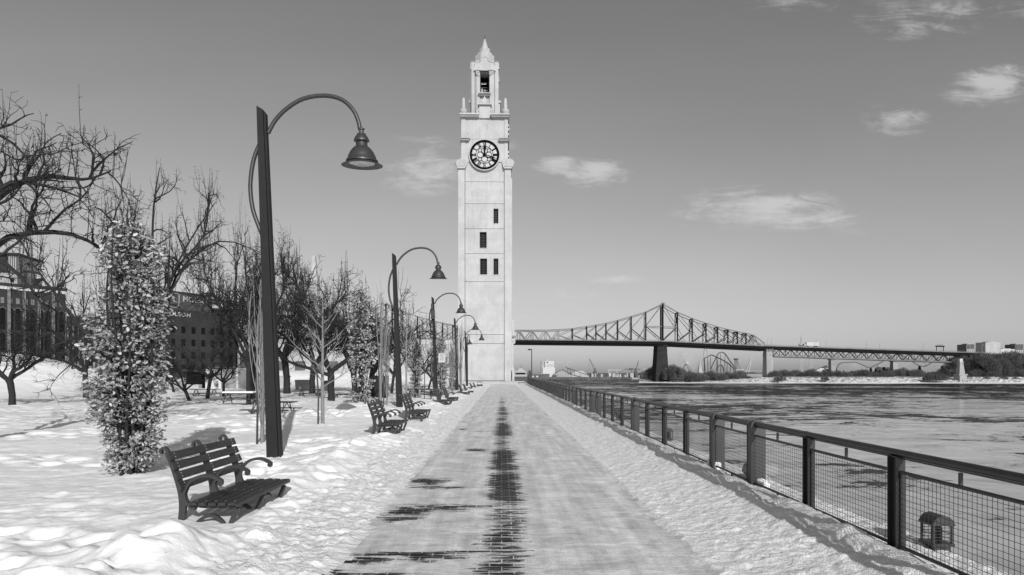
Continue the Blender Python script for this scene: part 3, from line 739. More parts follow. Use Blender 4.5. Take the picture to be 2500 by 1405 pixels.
# ------------------------------------------------------------------ street lamps
S = 1/121.0
def lp(px, py): return ((px-674)*S, (1115-py)*S)
def make_lamp():
    root = empty('street_lamp')
    xa, za = lp(657, 1135); xb, zb = lp(631, 268)
    f = MB()
    def slab(x0b, x1b, x0t, x1t, zt0, zt1, y0, y1):
        zb_ = -.35
        f.add([(x0b,y0,zb_),(x1b,y0,zb_),(x1b,y1,zb_),(x0b,y1,zb_),(x0t,y0,zt0),(x1t,y0,zt1),(x1t,y1,zt1),(x0t,y1,zt0)], [(0,3,2,1),(4,5,6,7),(0,1,5,4),(1,2,6,5),(2,3,7,6),(3,0,4,7)])
    slab(-.148, .085, -.357, -.235, 7.0, 6.93, -.09, .09)
    f.build('pole', M_POLE, root)
    f = MB(); slab(.092, .135, -.228, -.19, 6.9, 6.87, -.06, .06); f.build('cover_strip', M_POLE, root)
    a = [lp(*q) for q in ((655,330),(672,299),(700,270),(740,246),(790,238),(832,247),(860,272),(873,300),(877,322))]
    MB().tube([(x, 0, z) for x, z in spline(a, 4)], .042, 12).build('arm', M_IRON, root, smooth=True)
    a = [lp(*q) for q in ((648,335),(637,352),(620,395),(612,455),(617,510),(629,548),(642,580))]
    MB().tube([(x, 0, z) for x, z in spline(a, 4)], .042, 12).build('brace', M_IRON, root, smooth=True)
    hx = lp(880, 0)[0]
    pf = [(.05,6.60),(.07,6.59),(.07,6.56),(.045,6.54),(.05,6.50),(.085,6.49),(.10,6.455),(.13,6.42),(.155,6.36),(.155,6.345),(.115,6.335),(.115,6.25),(.14,6.235),(.19,6.19),(.235,6.13),(.27,6.06),(.29,5.995),(.315,5.975),(.32,5.945),(.30,5.935),(.36,5.90),(.41,5.875),(.41,5.865),(.33,5.888),(.27,5.90),(.265,5.93),(.1,5.95)]
    sh = MB().lathe([(r, z-6.6) for r, z in pf[::-1]], (0, 0), 36).build('lamp_shade', M_IRON, root, smooth=True)
    sh.location = (hx, 0, 6.6); sh.rotation_euler = (R(6.5), 0, 0)
    MB().lathe([(.05,5.875-6.6),(.17,5.879-6.6),(.262,5.905-6.6),(.262,5.925-6.6)], (0, 0), 32).build('lens', M_LENS, sh, smooth=True)
    f = MB()
    for k in range(3):
        an = R(90*k); f.bar((.05*math.cos(an), .05*math.sin(an), -.05), (.085*math.cos(an), .085*math.sin(an), -.04), .015)
    f.lathe([(.052,-.06),(.056,-.05),(.056,-.035),(.052,-.03)], (0, 0), 12); f.build('collar', M_BOLT, sh)
    return root
lamp0 = make_lamp()
LL = ['large black curved street lamp nearest the camera, right of the leafy column tree',
      'second black curved street lamp along the path, standing behind two benches',
      'third black curved street lamp, a control box high on its post',
      'fourth black curved street lamp, its head drawn against the tower edge',
      'fifth black curved street lamp in front of the pale clock tower, beside the last benches',
      'farthest black street lamp, its head turned sideways behind the fifth post']
def lampx(k): return 0
LAMPS = [(674,1115,845),(977,1000,378),(1066,970,243),(1117,955,177),(1141,951,142),(1141,945,121)]
for k, (px, py, hpx) in enumerate(LAMPS):
    o = lamp0 if k == 0 else copy_tree(lamp0)
    D = 6.98*1500/hpx*.995; p = P(px, py, D)
    o.location = (p.x, p.y, p.z); o.rotation_euler = (0, 0, 0 if k < 5 else R(-78))
    tag(o, LL[k], 'street lamp', 'curved street lamps along the path')
    if k == 2: L3 = p.copy()
cb = MB(); cb.bbox(L3.x-.36, L3.x-.10, L3.y-.32, L3.y-.11, L3.z+5.45, L3.z+6.05, .03); cb.lathe([(.07,L3.z+6.05),(.07,L3.z+6.5)], (L3.x-.30, L3.y-.2), 8); cb.box(L3.x-.34,L3.x-.28,L3.y-.22,L3.y-.12,L3.z+5.1,L3.z+5.45)
cb.build('control_box', M_IRON, None, label='grey control box with short aerial strapped high on the third street lamp', cat='control box')
cb = MB(); cb.bbox(L3.x-.42, L3.x-.02, L3.y-.5, L3.y-.15, L3.z-.15, L3.z+.42, .03); cb.box(L3.x-.44, L3.x, L3.y-.52, L3.y-.13, L3.z+.42, L3.z+.45)
cb.build('utility_box', M_IRON, None, label='small dark utility box at the foot of the third street lamp', cat='utility box')

# ------------------------------------------------------------------ text helper
def text_mesh(b, body, size, loc, ext=.02, xdir=(1,0,0), spacing=1.0, bold=0):
    cu = bpy.data.curves.new('t', 'FONT'); cu.body = body; cu.size = size; cu.extrude = ext; cu.align_x = 'CENTER'; cu.align_y = 'CENTER'; cu.space_character = spacing; cu.offset = bold
    o = bpy.data.objects.new('t', cu); C.objects.link(o); dg = bpy.context.evaluated_depsgraph_get(); me = bpy.data.meshes.new_from_object(o.evaluated_get(dg))
    X = Vector(xdir).normalized(); Z = Vector((0,0,1)); Y = Z.cross(X); L = Vector(loc)
    b.add([L+X*v.co.x+Z*v.co.y-Y*v.co.z for v in me.vertices], [tuple(p.vertices) for p in me.polygons])
    bpy.data.objects.remove(o); bpy.data.curves.remove(cu); bpy.data.meshes.remove(me)

# notice on lamp 3
sg = empty('notice_sign', (0,0,0), 0, 'white notice sign with small lines of text beside the third street lamp', 'sign')
sp0 = P(1070.5, 886, 42.6); sp1 = P(1087, 862, 42.6)
MB().bbox(sp0.x, sp1.x, sp0.y-.02, sp0.y+.02, sp0.z, sp1.z, .01).build('panel', M_PALE, sg)
b = MB(); b.box(sp0.x+.02, sp1.x-.02, sp0.y-.024, sp0.y-.021, sp1.z-.035, sp1.z-.02); b.box(sp0.x+.02, sp1.x-.02, sp0.y-.024, sp0.y-.021, sp0.z+.02, sp0.z+.035)
for k, w in enumerate((.6,.8,.5,.75,.4,.8,.65,.8,.3)):
    z = sp1.z-.09-k*.058; m_ = (sp0.x+sp1.x)/2; hw = (sp1.x-sp0.x)/2*w*.9
    x = m_-hw
    while x < m_+hw-.02:
        l = random.uniform(.02, .06); b.box(x, min(x+l, m_+hw), sp0.y-.024, sp0.y-.021, z-.012, z+.008); x += l+.015
b.build('lettering', M_FARD, sg)
MB().box(L3.x+.0, sp0.x+.1, sp0.y+.021, sp0.y+.05, sp1.z-.12, sp1.z-.08).box(L3.x+.0, sp0.x+.1, sp0.y+.021, sp0.y+.05, sp0.z+.08, sp0.z+.12).build('bracket', M_IRON, sg)

# ------------------------------------------------------------------ benches
def make_bench():
    root = empty('park_bench')
    for yf in (.10, .77, 1.44):
        h = .022
        fr = MB()
        back = spline([(.0,0),(.03,.22),(.045,.38),(.035,.52),(.0,.65),(-.045,.78),(-.105,.93),(-.125,.985)], 4)
        n = len(back); fr.ribbon(back, [.055+.02*math.sin(math.pi*min(1,i/n*1.3)) for i in range(n)], yf-h, yf+h)
        hook = spline([(-.118,.965),(-.135,1.01),(-.165,1.03),(-.195,1.015),(-.205,.985),(-.185,.975)], 4); fr.ribbon(hook, .03, yf-h, yf+h)
        arch = spline([(.10,.0),(.15,.12),(.22,.21),(.30,.265),(.385,.275),(.46,.235),(.52,.16),(.565,.04),(.575,0)], 4); fr.ribbon(arch, .038, yf-h*.8, yf+h*.8)
        leg = spline([(.655,.37),(.63,.30),(.59,.2),(.575,.1),(.59,.0),(.60,-.03)], 4); fr.ribbon(leg, [.05]*len(leg), yf-h*.9, yf+h*.9)
        fr.ribbon([(.15,.40),(.30,.385),(.45,.385),(.66,.40)], .045, yf-h, yf+h)
        fr.build('iron_frame', M_IRON, root)
        ar = MB()
        ring = spline([(.46,.635),(.475,.66),(.44,.685),(.36,.72),(.28,.72),(.19,.695),(.12,.64),(.075,.56),(.062,.50),(.09,.42),(.14,.375),(.19,.36)], 5)
        ar.ribbon(ring, .034, yf-h*1.3, yf+h*1.3); ar.lathe([(.012,.612),(.034,.625),(.036,.65),(.012,.675)], (.465, yf), 10)
        ar.build('armrest', M_IRON, root)
    for k in range(4):      # back slats lean with the back post
        z0 = .575+k*.108; x0 = [.035,.0,-.04,-.08][k]; x1 = [.002,-.038,-.078,-.115][k]
        b = MB(); dx, dz = x1-x0, .082; l = math.hypot(dx, dz); nx, nz = dz/l*.026, -dx/l*.026; o = (.012, 0)
        b.prism([(x0+.024,z0),(x1+.024,z0+dz),(x1+.024+nx,z0+dz+nz),(x0+.024+nx,z0+nz)], 0, 1.54)
        sl = b.build('back_slat', M_WOOD, root)
        b = MB()
        for yf in (.10,.77,1.44):
            for t in (.28,.72):
                c_ = (x0+dx*t+.024+nx, z0+dz*t+nz); b.lathe([(.007,0),(.006,.006)], (0,0), 6)
                vs = b.v[-12:]; b.v[-12:] = [(c_[0]+v[2], yf+v[0], c_[1]+v[1]) for v in vs]
        b.build('bolts', M_BOLT, sl)
    for k in range(5):
        x0 = .155+k*.108; b = MB(); b.bbox(x0, x0+.088, 0, 1.54, .408+(.004 if k in (0,4) else 0)-.003*abs(k-2)*0, .440, .005)
        if k == 4: b.bbox(x0+.09, x0+.112, 0, 1.54, .395, .437, .005)
        sl = b.build('seat_slat', M_WOOD, root)
        b = MB()
        for yf in (.10,.77,1.44): b.lathe([(.007,.4402),(.005,.4445)], (x0+.044, yf), 6)
        b.build('bolts', M_BOLT, sl)
    return root
bench0 = make_bench()
BL = ['dark slatted bench nearest the camera, beside the big leafy column tree',
      'second dark slatted bench from the camera, between the leafy column and the second street lamp',
      'third dark slatted bench, right in front of the foot of the second street lamp',
      'fourth dark slatted bench, nearer of the pair in front of the third street lamp',
      'fifth dark slatted bench, farther of the pair in front of the third street lamp',
      'sixth dark slatted bench, nearer of the pair before the fourth street lamp',
      'seventh dark slatted bench, farther of the pair before the fourth street lamp',
      'eighth dark slatted bench, last but one beside the grey planter',
      'ninth and farthest dark slatted bench, just short of the stone litter bin']
BB = [(425,1283,6.75,-2.0),(908,1062,16.1,-1),(988,1026,20.9,-1),(1066,992,30.8,0),(1086,984,35.2,0),(1123,968,46,0),(1134,964,51,0),(1150,957.5,62,0),(1158,955,67,0)]
for k, (px, py, D, rz) in enumerate(BB):
    o = bench0 if k == 0 else copy_tree(bench0)
    p = P(px, py, D)
    zz = -.175 if k == 0 else p.z-.16
    o.location = (p.x, p.y, zz); o.rotation_euler = (0, 0, R(rz))
    tag(o, BL[k], 'bench', 'dark slatted benches along the path')

# ------------------------------------------------------------------ fence
FX = 3.69
fence = empty('railing', (FX, 4.06, 0), 0, 'dark metal railing with wire mesh panels along the river quay', 'railing')
PITCH = 1.64; NP = 49; ROUND = lambda i: (i % 9) in (3, 4, 8)
def post_z(i): return -.04
pm = MB()
for dy in (-.062, .062): pm.box(-.035, .05, dy-.006, dy+.006, -.2, .915)     # flanges seen from the path
pm.box(.004, .014, -.0558, .0558, -.2, .905); pm.box(-.03,.05,-.0555,.0555,.908,.914)
post_me = pm.mesh('post', M_FENCE)
rm = MB()
sil = [(-.055,-.25),(-.055,.90),(-.047,.95),(-.02,.985),(.02,1.0),(.07,1.0),(.12,.975),(.15,.93),(.158,.88),(.158,-.25)]
rm.prism(sil, -.085, -.073); rm.prism(sil, .073, .085)
band = sil[:-1]
for (a, c) in zip(sil[:-1], sil[1:]):
    if a[0] < .06 or True: pass
rim = [(x*.96+.004, z-.012) for x, z in sil[:6]]
for (a, c) in zip(rim[:-1], rim[1:]): rm.add([(a[0],-.0725,a[1]),(a[0],.0725,a[1]),(c[0],.0725,c[1]),(c[0],-.0725,c[1])], [(0,1,2,3)])
round_me = rm.mesh('gate_post', mat('grey_plate', .05, .5, .12, 3))
fm = MB(); L = PITCH-.15
fm.tube([(.0,.075,.775),(.0,PITCH-.075,.775)], .017, 8); fm.tube([(.0,.075,.085),(.0,PITCH-.075,.085)], .017, 8)
fm.box(-.012,.012,PITCH/2-.012,PITCH/2+.012,.79,.89); fm.box(-.01,.01,PITCH/2-.01,PITCH/2+.01,-.08,.07)
fm.box(-.006,.006,.075,.085,.1,.76); fm.box(-.006,.006,PITCH-.085,PITCH-.075,.1,.76)
frame_me = fm.mesh('panel_frame', M_FENCE)
wm = MB()
for i in range(30):
    y = .105+i*(L-.05)/29.0
    pts = [(.002+(.003 if k % 2 else -.003), y+(.0032 if k % 2 else -.0032), .09+k*.68/26) for k in range(27)]
    wm.tube(pts, .0024, 3, False)
for i in range(13): z = .125+i*.0505; wm.tube([(-.003,.08,z),(-.003,PITCH-.08,z)], .0024, 4, False)
wire_me = wm.mesh('wire_mesh', M_WIRE)
for i in range(-1, NP):
    y = 5.70+i*PITCH-4.06
    if ROUND(i+1): o = bpy.data.objects.new('round_topped_post', round_me)
    else: o = bpy.data.objects.new('post', post_me)
    o.location = (0, y, 0); link(o, fence)
    if i < NP-1:
        fo = bpy.data.objects.new('panel_frame', frame_me); fo.location = (0, y, 0); link(fo, fence)
        wo_ = bpy.data.objects.new('wire_mesh', wire_me); link(wo_, fo)
hr = MB(); pts = [(.02, y, .945) for y in np.linspace(-1.2, 5.70+(NP-1)*PITCH-4.06, 60)]
hr.tube(pts, .034, 14); hr.build('handrail', M_FENCE, fence, smooth=True)
MB().box(.0,.04,-1.2,5.70+(NP-1)*PITCH-4.06,.895,.907).build('rail_strap', M_FENCE, fence)
# snow heaped on post feet
def snow_clump(name, x, y, z, r, label, seed):
    b = MB(); rn = random.Random(seed); vs = []; n, m_ = 14, 8
    for j in range(m_+1):
        th = math.pi*j/m_*.98+.02
        for i in range(n):
            ph = 2*math.pi*i/n; k = 1+.55*(float(vn(np.array([i*.9 if i < n/2 else (n-i)*.9]), np.array([j*.8]), seed))-.5)+rn.uniform(-.06,.06)
            vs.append((x+r*k*math.sin(th)*math.cos(ph), y+r*k*math.sin(th)*math.sin(ph), z+r*1.15*k*math.cos(th)))
    fs = [(j*n+i, j*n+(i+1)%n, (j+1)*n+(i+1)%n, (j+1)*n+i) for j in range(m_) for i in range(n)]
    b.add(vs, fs); return b
for k, (px, py, D, r) in enumerate([(1857,1180,9.0,.085),(1845,1172,9.15,.075),(1868,1186,8.8,.06),(1752,1138,10.6,.06),(1738,1131,10.9,.085),(1726,1142,10.8,.07),(2222,1356,5.65,.05),(1630,1098,14.4,.06)]):
    p = P(px, py, D); lab = ['rounded lump of snow heaped against the railing post right of the mooring bollard','taller knob of snow against the round-topped post by the bollard','small snow lump right of the knobs at the round-topped post','small snow lump right of the farther round-topped post','upright snow finger at the farther round-topped post','low snow lump left of the farther round-topped post','tiny snow lump at the foot of the nearest railing post','snow lump beside the railing post with the quay lantern behind'][k]
    snow_clump('snow_lump', p.x, p.y, p.z, r, lab, k+3).build('snow_lump', M_SNOW, None, True, label=lab, cat='snow lump', group='snow lumps by the railing')
# stair rails at the far end
sr = empty('stair_rail', (0,0,0), 0, 'short dark stair railing with thick posts at the far end of the river railing', 'stair rail')
for (px, py0, py1, D, w) in ((1293,905,952,84,.16),(1296.5,912,950,86,.16),(1289,918,938,92,.12)):
    p = P(px, py1, D); q = P(px, py0, D); MB().bbox(p.x-w, p.x+w, p.y-.15, p.y+.15, p.z-.2, q.z, .05).build('post', M_FENCE, sr)
b = MB()
for k in range(6):
    a = P(1264+k*.2, 921+k*4.6, 95-k*1.5); c = P(1291, 921+k*4.6, 95-k*1.5)
    b.tube([(a.x, a.y, a.z), (c.x, c.y, c.z)], .05, 5)
b.build('bars', M_FENCE, sr)

# quay lanterns outside the railing
def make_lantern():
    r = empty('quay_lantern')
    MB().frustum(0, 0, -.35, .1, .082, .082, .095, .095).frustum(0, 0, .10, .125, .125, .12, .125, .12).build('base', M_IRON, r)
    b = MB()
    for sx in (-.105, .105):
        for sy in (-.095, .095): b.box(sx-.011, sx+.011, sy-.011, sy+.011, .125, .285)
    for k in range(5): b.box(-.115, .115, -.102, -.098, .15+k*.028, .155+k*.028)
    for k in range(5): b.box(-.115, .115, .098, .102, .15+k*.028, .155+k*.028)
    for sx in (-.107,.103): b.box(sx, sx+.004, -.1, .1, .2, .206)
    b.build('cage', M_IRON, r)
    MB().lathe([(.05,.13),(.055,.16),(.055,.25),(.04,.28)], (0,0), 12).build('lamp_glass', M_DARKW, r, True)
    b = MB(); b.frustum(0,0,.285,.30,.13,.12,.13,.12)
    prof = [(-.125,.30),(-.11,.33),(-.07,.36),(0,.375),(.07,.36),(.11,.33),(.125,.30)]
    b.prism(prof, -.115, .115); b.build('lantern_roof', M_IRON, r)
    return r
lan = make_lantern()
for k, (px, py, D) in enumerate(((2296,1330,5.9),(1636,1078,15.0),(1518,1036,21.2),(1447,1001,31))):
    o = lan if k == 0 else copy_tree(lan); p = P(px, py, D); o.scale = (.82, .85, 1.05); o.location = (QX-.10 if k else 4.11, p.y if k else 5.74, -.05 if k else -.03)
    tag(o, ['squat dark quay lantern behind the nearest mesh panel at lower right','second squat quay lantern behind the mesh, left of the two round-topped posts','third small quay lantern seen through the mesh halfway along the railing','farthest quay lantern visible through the distant railing'][k], 'lantern', 'lanterns on the quay edge')
bp = P(1850, 1165, 9.35)
bo = empty('mooring_bollard', (QX-.22, bp.y, 0), R(0), 'wide T-shaped mooring bollard behind the mesh at the round-topped posts', 'bollard')
b = MB(); b.tube([(-.25,0,.17),(-.21,0,.2),(0,0,.23),(.2,0,.2),(.25,0,.17)], [.06,.115,.12,.115,.06], 14); b.build('bollard_head', M_CONC, bo, True)
MB().lathe([(.17,-.1),(.15,.0),(.11,.08),(.11,.2)], (0,0), 16).build('bollard_stem', M_CONC, bo, True)

# far lamp beside the tower, grey planter bin
q = P(1298, 938, 96)
fl = empty('post_lamp', (q.x, q.y, 0), 0, 'thin dark post lamp with small head right of the clock tower', 'street lamp')
MB().tube([(0,0,-.3),(0,0,5.3)], [.09,.07], 8).build('pole', M_FENCE, fl); MB().tube([(.1,0,5.25),(-.35,0,5.3)], .05, 6).lathe([(.2,5.12),(.26,5.2),(.12,5.32)], (-.38,0), 8).build('lamp_head', M_FENCE, fl)
q = P(1171, 948, 70)
lb = empty('litter_bin', (q.x, q.y, q.z), 0, 'low litter bin with pale base and dark top at the end of the benches', 'litter bin')
MB().bbox(-.36,.36,-.3,.3,-.2,.22,.05).build('base', M_PALE, lb); MB().bbox(-.34,.34,-.28,.28,.222,.42,.03).build('bin_top', M_IRON, lb)
MB().tube([(-.25,0,.42),(-.25,0,.68),(.25,0,.68),(.25,0,.42)], .035, 6).build('handle', M_IRON, lb)
q = P(930, 973, 40); b = MB()
b.add([(q.x-.42,q.y-.3,q.z-.2),(q.x+.40,q.y-.3,q.z-.2),(q.x+.40,q.y+.3,q.z-.2),(q.x-.42,q.y+.3,q.z-.2),(q.x-.48,q.y-.35,q.z+1.47),(q.x+.47,q.y-.35,q.z+1.47),(q.x+.47,q.y+.35,q.z+1.47),(q.x-.48,q.y+.35,q.z+1.47)], [(0,3,2,1),(4,5,6,7),(0,1,5,4),(1,2,6,5),(2,3,7,6),(3,0,4,7)])
ck = b.build('steel_cabinet', M_POLE, None, label='tall tapered dark steel cabinet standing in the snow behind the second bench', cat='cabinet')
MB().box(q.x-.3,q.x+.3,q.y-.362,q.y-.35,q.z+.2,q.z+1.3).build('door', M_POLE, ck)

# ------------------------------------------------------------------ picnic tables
def make_table():
    r = empty('picnic_table')
    b = MB()
    for k in range(5): b.bbox(-.93,.93,-.36+k*.148,-.36+k*.148+.135,.70,.74,.008)
    b.build('tabletop', M_WOOD, r)
    for s_ in (-1, 1):
        b = MB()
        for k in range(2): b.bbox(-.93,.93,s_*.72-.14+k*.148,s_*.72-.14+k*.148+.135,.42,.455,.008)
        b.build('seat', M_WOOD, r)
    for x in (-.62, .62):
        b = MB()
        for s_ in (-1, 1):
            b.tube([(x, y, z) for y, z in spline([(s_*.28,.69),(s_*.34,.55),(s_*.46,.32),(s_*.60,.05),(s_*.62,-.1)], 3)], .022, 6)
            b.tube([(x, y, z) for y, z in spline([(s_*.15,.35),(s_*.35,.30),(s_*.55,.33),(s_*.72,.41)], 3)], .02, 6)
        b.tube([(x,-.2,.35),(x,.2,.35)], .02, 6)
        for s_ in (-1, 1): b.tube([(x,0,.69),(x+s_*.12,s_*.2,.35)], .018, 5)
        b.build('leg_frame', M_IRON, r)
    return r
tb = make_table()
TL = [(585,984,32,0,'picnic table with snow on top left of the nearest lamp post, larger of the two'),(501,968,44,5,'smaller picnic table farther left, in front of the low pavilion'),(757,968,45,0,'picnic table in front of the pale young tree, before the thick apple trunk'),
      (664,1012,25,-4,'nearest picnic table, mostly hidden behind the nearest lamp post'),(845,982,41,3,'picnic table half hidden by the second leafy column tree'),(1027,972,37,3,'picnic table behind the small leafy tree right of the second lamp'),(1049,958,52,0,'farthest picnic table, left of the third street lamp')]
for k, (px, py, D, rz, lab) in enumerate(TL):
    o = tb if k == 0 else copy_tree(tb); p = P(px, py, D); 
    o.location = (p.x, p.y, p.z-.22); o.rotation_euler = (0,0,R(rz)); tag(o, lab, 'picnic table', 'picnic tables in the snow')
p = P(585, 984, 32)
MB().bbox(p.x-.8,p.x+.8,p.y-.33,p.y+.33,p.z+.522,p.z+.60,.04).build('snow_cap', M_SNOW, None)
sc_ = bpy.data.objects['snow_cap']; sc_.parent = tb; sc_.matrix_parent_inverse = Matrix.Translation(-tb.location)

# ------------------------------------------------------------------ bare trees
def rot_about(v, ax, a): return Matrix.Rotation(a, 3, ax) @ v
def perp(v, rn):
    u = Vector((rn.gauss(0,1), rn.gauss(0,1), rn.gauss(0,1))); u -= v*u.dot(v)/v.length_squared
    return u.normalized()
def walk(rn, p, d, L, n, wig, trop, tropz=None):
    pts = [p.copy()]; d = d.normalized(); dirs = [d.copy()]
    for i in range(n):
        d = (d+Vector((rn.gauss(0,wig), rn.gauss(0,wig), rn.gauss(0,wig)))+trop*((i+1)/n)).normalized()
        p = p+d*(L/n); pts.append(p.copy()); dirs.append(d.copy())
    return pts, dirs
def apple(seed, height=6.5, spread=1.0, sprouts=1.0, dens=1.0, guides=None, tmin=2.2):
    """knotty spreading tree: short trunk, arching limbs, spurs and upright water sprouts; unit metres"""
    rn = random.Random(seed); T = MB(); K = MB()
    s = height/6.5
    tp, td = walk(rn, Vector((0,0,-.3)), Vector((rn.uniform(-.15,.15), rn.uniform(-.1,.1), 1)), 1.75*s, 6, .07, Vector((0,0,0)))
    T.tube(tp, [.19*s,.155*s,.14*s,.135*s,.135*s,.14*s,.13*s], 9)
    nl = rn.randint(5, 6) if not guides else len(guides); a0 = rn.uniform(0, 6.28)
    for i in range(nl):
        a = a0+i*2*math.pi/nl+rn.uniform(-.3,.3); el = rn.uniform(.35,1.1)
        d = Vector((math.cos(a)*math.cos(el), math.sin(a)*math.cos(el), math.sin(el)))
        L1 = rn.uniform(3.6, 4.6)*s*spread; up = rn.uniform(.0, .34)
        lp_, ld = walk(rn, tp[-1]-Vector((0,0,rn.uniform(0,.3)*s)), d, L1, 12, .15, Vector((0,0,up-.12)))
        if guides:
            if i >= len(guides): break
            gp = [Vector(q) for q in spline(guides[i], 6)]; lp_ = [gp[round(j*(len(gp)-1)/12)] for j in range(13)]; ld = [(lp_[min(j+1,12)]-lp_[max(j-1,0)]).normalized() for j in range(13)]
        lr = [(.088*(1-j/12.5)+.011)*s for j in range(13)]
        T.tube(lp_, lr, 7)
        for c in range(int(13*dens)):
            t = rn.uniform(tmin, 12); j = int(t); b0 = lp_[j].lerp(lp_[min(j+1,12)], t-j); dd = ld[j]
            pd = (dd*.55+perp(dd, rn)*rn.uniform(.5,1.0)+Vector((0,0,rn.uniform(.0,.55)))).normalized()
            L2 = rn.uniform(1.0, 2.1)*s*(1.1-.45*t/12); r2 = min(.032*s*rn.uniform(.8,1.3), lr[j]*.75)
            bp_, bd = walk(rn, b0, pd, L2, 8, .2, Vector((0,0,rn.choice([-.22,-.1,.1,.18]))))
            (T if r2 > .03*s else K).tube(bp_, [r2*(1-k/9)+.006*s for k in range(9)], 5, False)
            for e in range(int(9*dens)):
                t2 = rn.uniform(1.2, 8); j2 = int(t2); c0 = bp_[j2].lerp(bp_[min(j2+1,8)], t2-j2)
                sprout = rn.random() < .22*sprouts and c0.z > 2.6*s
                if sprout:
                    L3 = rn.uniform(.5, 1.25)*s; q, _ = walk(rn, c0, Vector((rn.gauss(0,.12), rn.gauss(0,.12), 1)), L3, 4, .05, Vector((0,0,.1)))
                    K.tube(q, [.009*s,.008*s,.007*s,.006*s,.003*s], 3, False)
                    for w in range(5):
                        c1 = q[rn.randint(1,4)]; K.tube([c1, c1+Vector((rn.gauss(0,.05), rn.gauss(0,.05), rn.uniform(.02,.08)))*s], [.006*s,.003*s], 3, False)
                    continue
                d3 = (bd[j2]*.6+perp(bd[j2], rn)+Vector((0,0,rn.uniform(-.1,.4)))).normalized(); L3 = rn.uniform(.35,.85)*s
                q, qd = walk(rn, c0, d3, L3, 5, .24, Vector((0,0,rn.uniform(-.15,.25))))
                K.tube(q, [.012*s,.011*s,.009*s,.008*s,.006*s,.003*s], 3, False)
                for w in range(int(5*dens)):
                    c1 = q[rn.randint(1,5)]; d4 = (qd[2]*.5+perp(qd[2], rn)).normalized(); m_ = c1+d4*rn.uniform(.07,.15)*s
                    K.tube([c1, m_, m_+(d4+perp(d4, rn)*.7)*rn.uniform(.05,.12)*s], [.007*s,.006*s,.004*s], 3, False)
        for c in range(int(5*sprouts*(1 if lp_[8].z > 3*s else .3))):
            t = rn.uniform(5, 12); j = int(t); c0 = lp_[j]
            L3 = rn.uniform(.8,1.9)*s; q, _ = walk(rn, c0, Vector((rn.gauss(0,.1), rn.gauss(0,.1), 1)), L3, 6, .04, Vector((0,0,.1)))
            K.tube(q, [.013*s,.012*s,.010*s,.009*s,.007*s,.005*s,.003*s], 3, False)
            for w in range(14):
                c1 = q[rn.randint(1,5)].lerp(q[rn.randint(1,6)], .3); K.tube([c1, c1+Vector((rn.gauss(0,.05), rn.gauss(0,.05), rn.uniform(.01,.08)))*s], [.007*s,.003*s], 3, False)
    return T, K
AP = []; APH = []
for k, (sd, spd, spr, dn) in enumerate(((11,1.0,1.3,.78),(23,.95,1.6,.85),(37,1.1,.7,.85),(41,.9,1.0,1.1))):
    T, K = apple(sd, 6.5, spd, spr, dn); AP.append((T.mesh('trunk', M_BARK, True), K.mesh('crown', M_TWIG))); APH.append(max(v[2] for v in K.v))
def put_tree(name, meshes, loc, sc, rz, label, group, cat='tree', names=('trunk','crown'), tilt=(0,0)):
    r = empty(name, loc, rz, label, cat, group)
    r.scale = sc if hasattr(sc, '__len__') else (sc,)*3; r.rotation_euler = (tilt[0], tilt[1], rz)
    for nm, me in zip(names, meshes):
        link(bpy.data.objects.new(nm, me), r)
    return r
# (variant, px, py_base, D, height scale, xy scale, rz, label)
TREES = [
 (3, 30, 988, 31.5, 735, 1.15, 60, 'low spreading bare apple tree with forked trunk at far left before the snow mound'),
 (1, 262, 1015, 24.5, 420, .72, 10, 'bare apple tree with upright sprouts directly behind the leafy column tree'),
 (2, 464, 977, 36, 835, 1.0, 300, 'bare apple tree with straight trunk left of the picnic tables'),
 (0, 545, 966, 42, 800, .8, 80, 'bare apple tree rooted between the two left picnic tables'),
 (0, 608, 975, 33, 500, .62, 255, 'bare apple tree behind the larger picnic table with arching crown left of the nearest lamp'),
 (1, 425, 962, 47, 850, .9, 170, 'slim bare tree behind the leafy column, left of the dark pavilion front'),
 (3, 700, 961, 47, 600, 1.15, 30, 'tall bare apple tree immediately right of the nearest lamp post'),
 (0, 808, 978, 36.5, 650, 1.3, 330, 'thick trunked bare apple tree behind the pale young tree'),
 (3, 762, 960, 50, 665, 1.2, 220, 'bare tree left of the thick trunked apple, behind a picnic table'),
 (3, 905, 972, 41, 715, 1.2, 190, 'bare tree with dark crown beside the tapered steel cabinet'),
 (2, 868, 962, 50, 665, 1.1, 250, 'bare tree with upright twigs behind the second leafy column tree'),
 (1, 955, 962, 50, 735, .7, 15, 'bare tree directly behind the second street lamp'),
 (0, 1018, 962, 49, 760, .7, 75, 'bare tree between second and third street lamps near the picnic table'),
 (2, 1045, 955, 56, 815, .8, 140, 'small round bare tree just left of the third street lamp'),
 (1, 175, 955, 50, 800, .7, 40, 'bare tree on the snow mound in front of the brick brewery'),
 (1, 505, 968, 39, 745, .8, 35, 'small bare apple tree in front of the brewery windows, between two picnic tables'),
 (3, 618, 970, 40, 520, .75, 140, 'upright bare apple tree between the leafy column and the nearest lamp, before the brewery sign'),
 (0, 210, 960, 40, 640, .9, 290, 'bare tree in front of the columned block, left of the leafy column tree'),
 (2, 300, 960, 44, 660, .6, 60, 'bare tree hidden behind the leafy column tree in front of the brewery'),
]
GD = 14.0
def gpt(px, py, dy=0.0): return ((px+140)/1500*GD, dy, (909-py)/1500*GD+CAMZ)
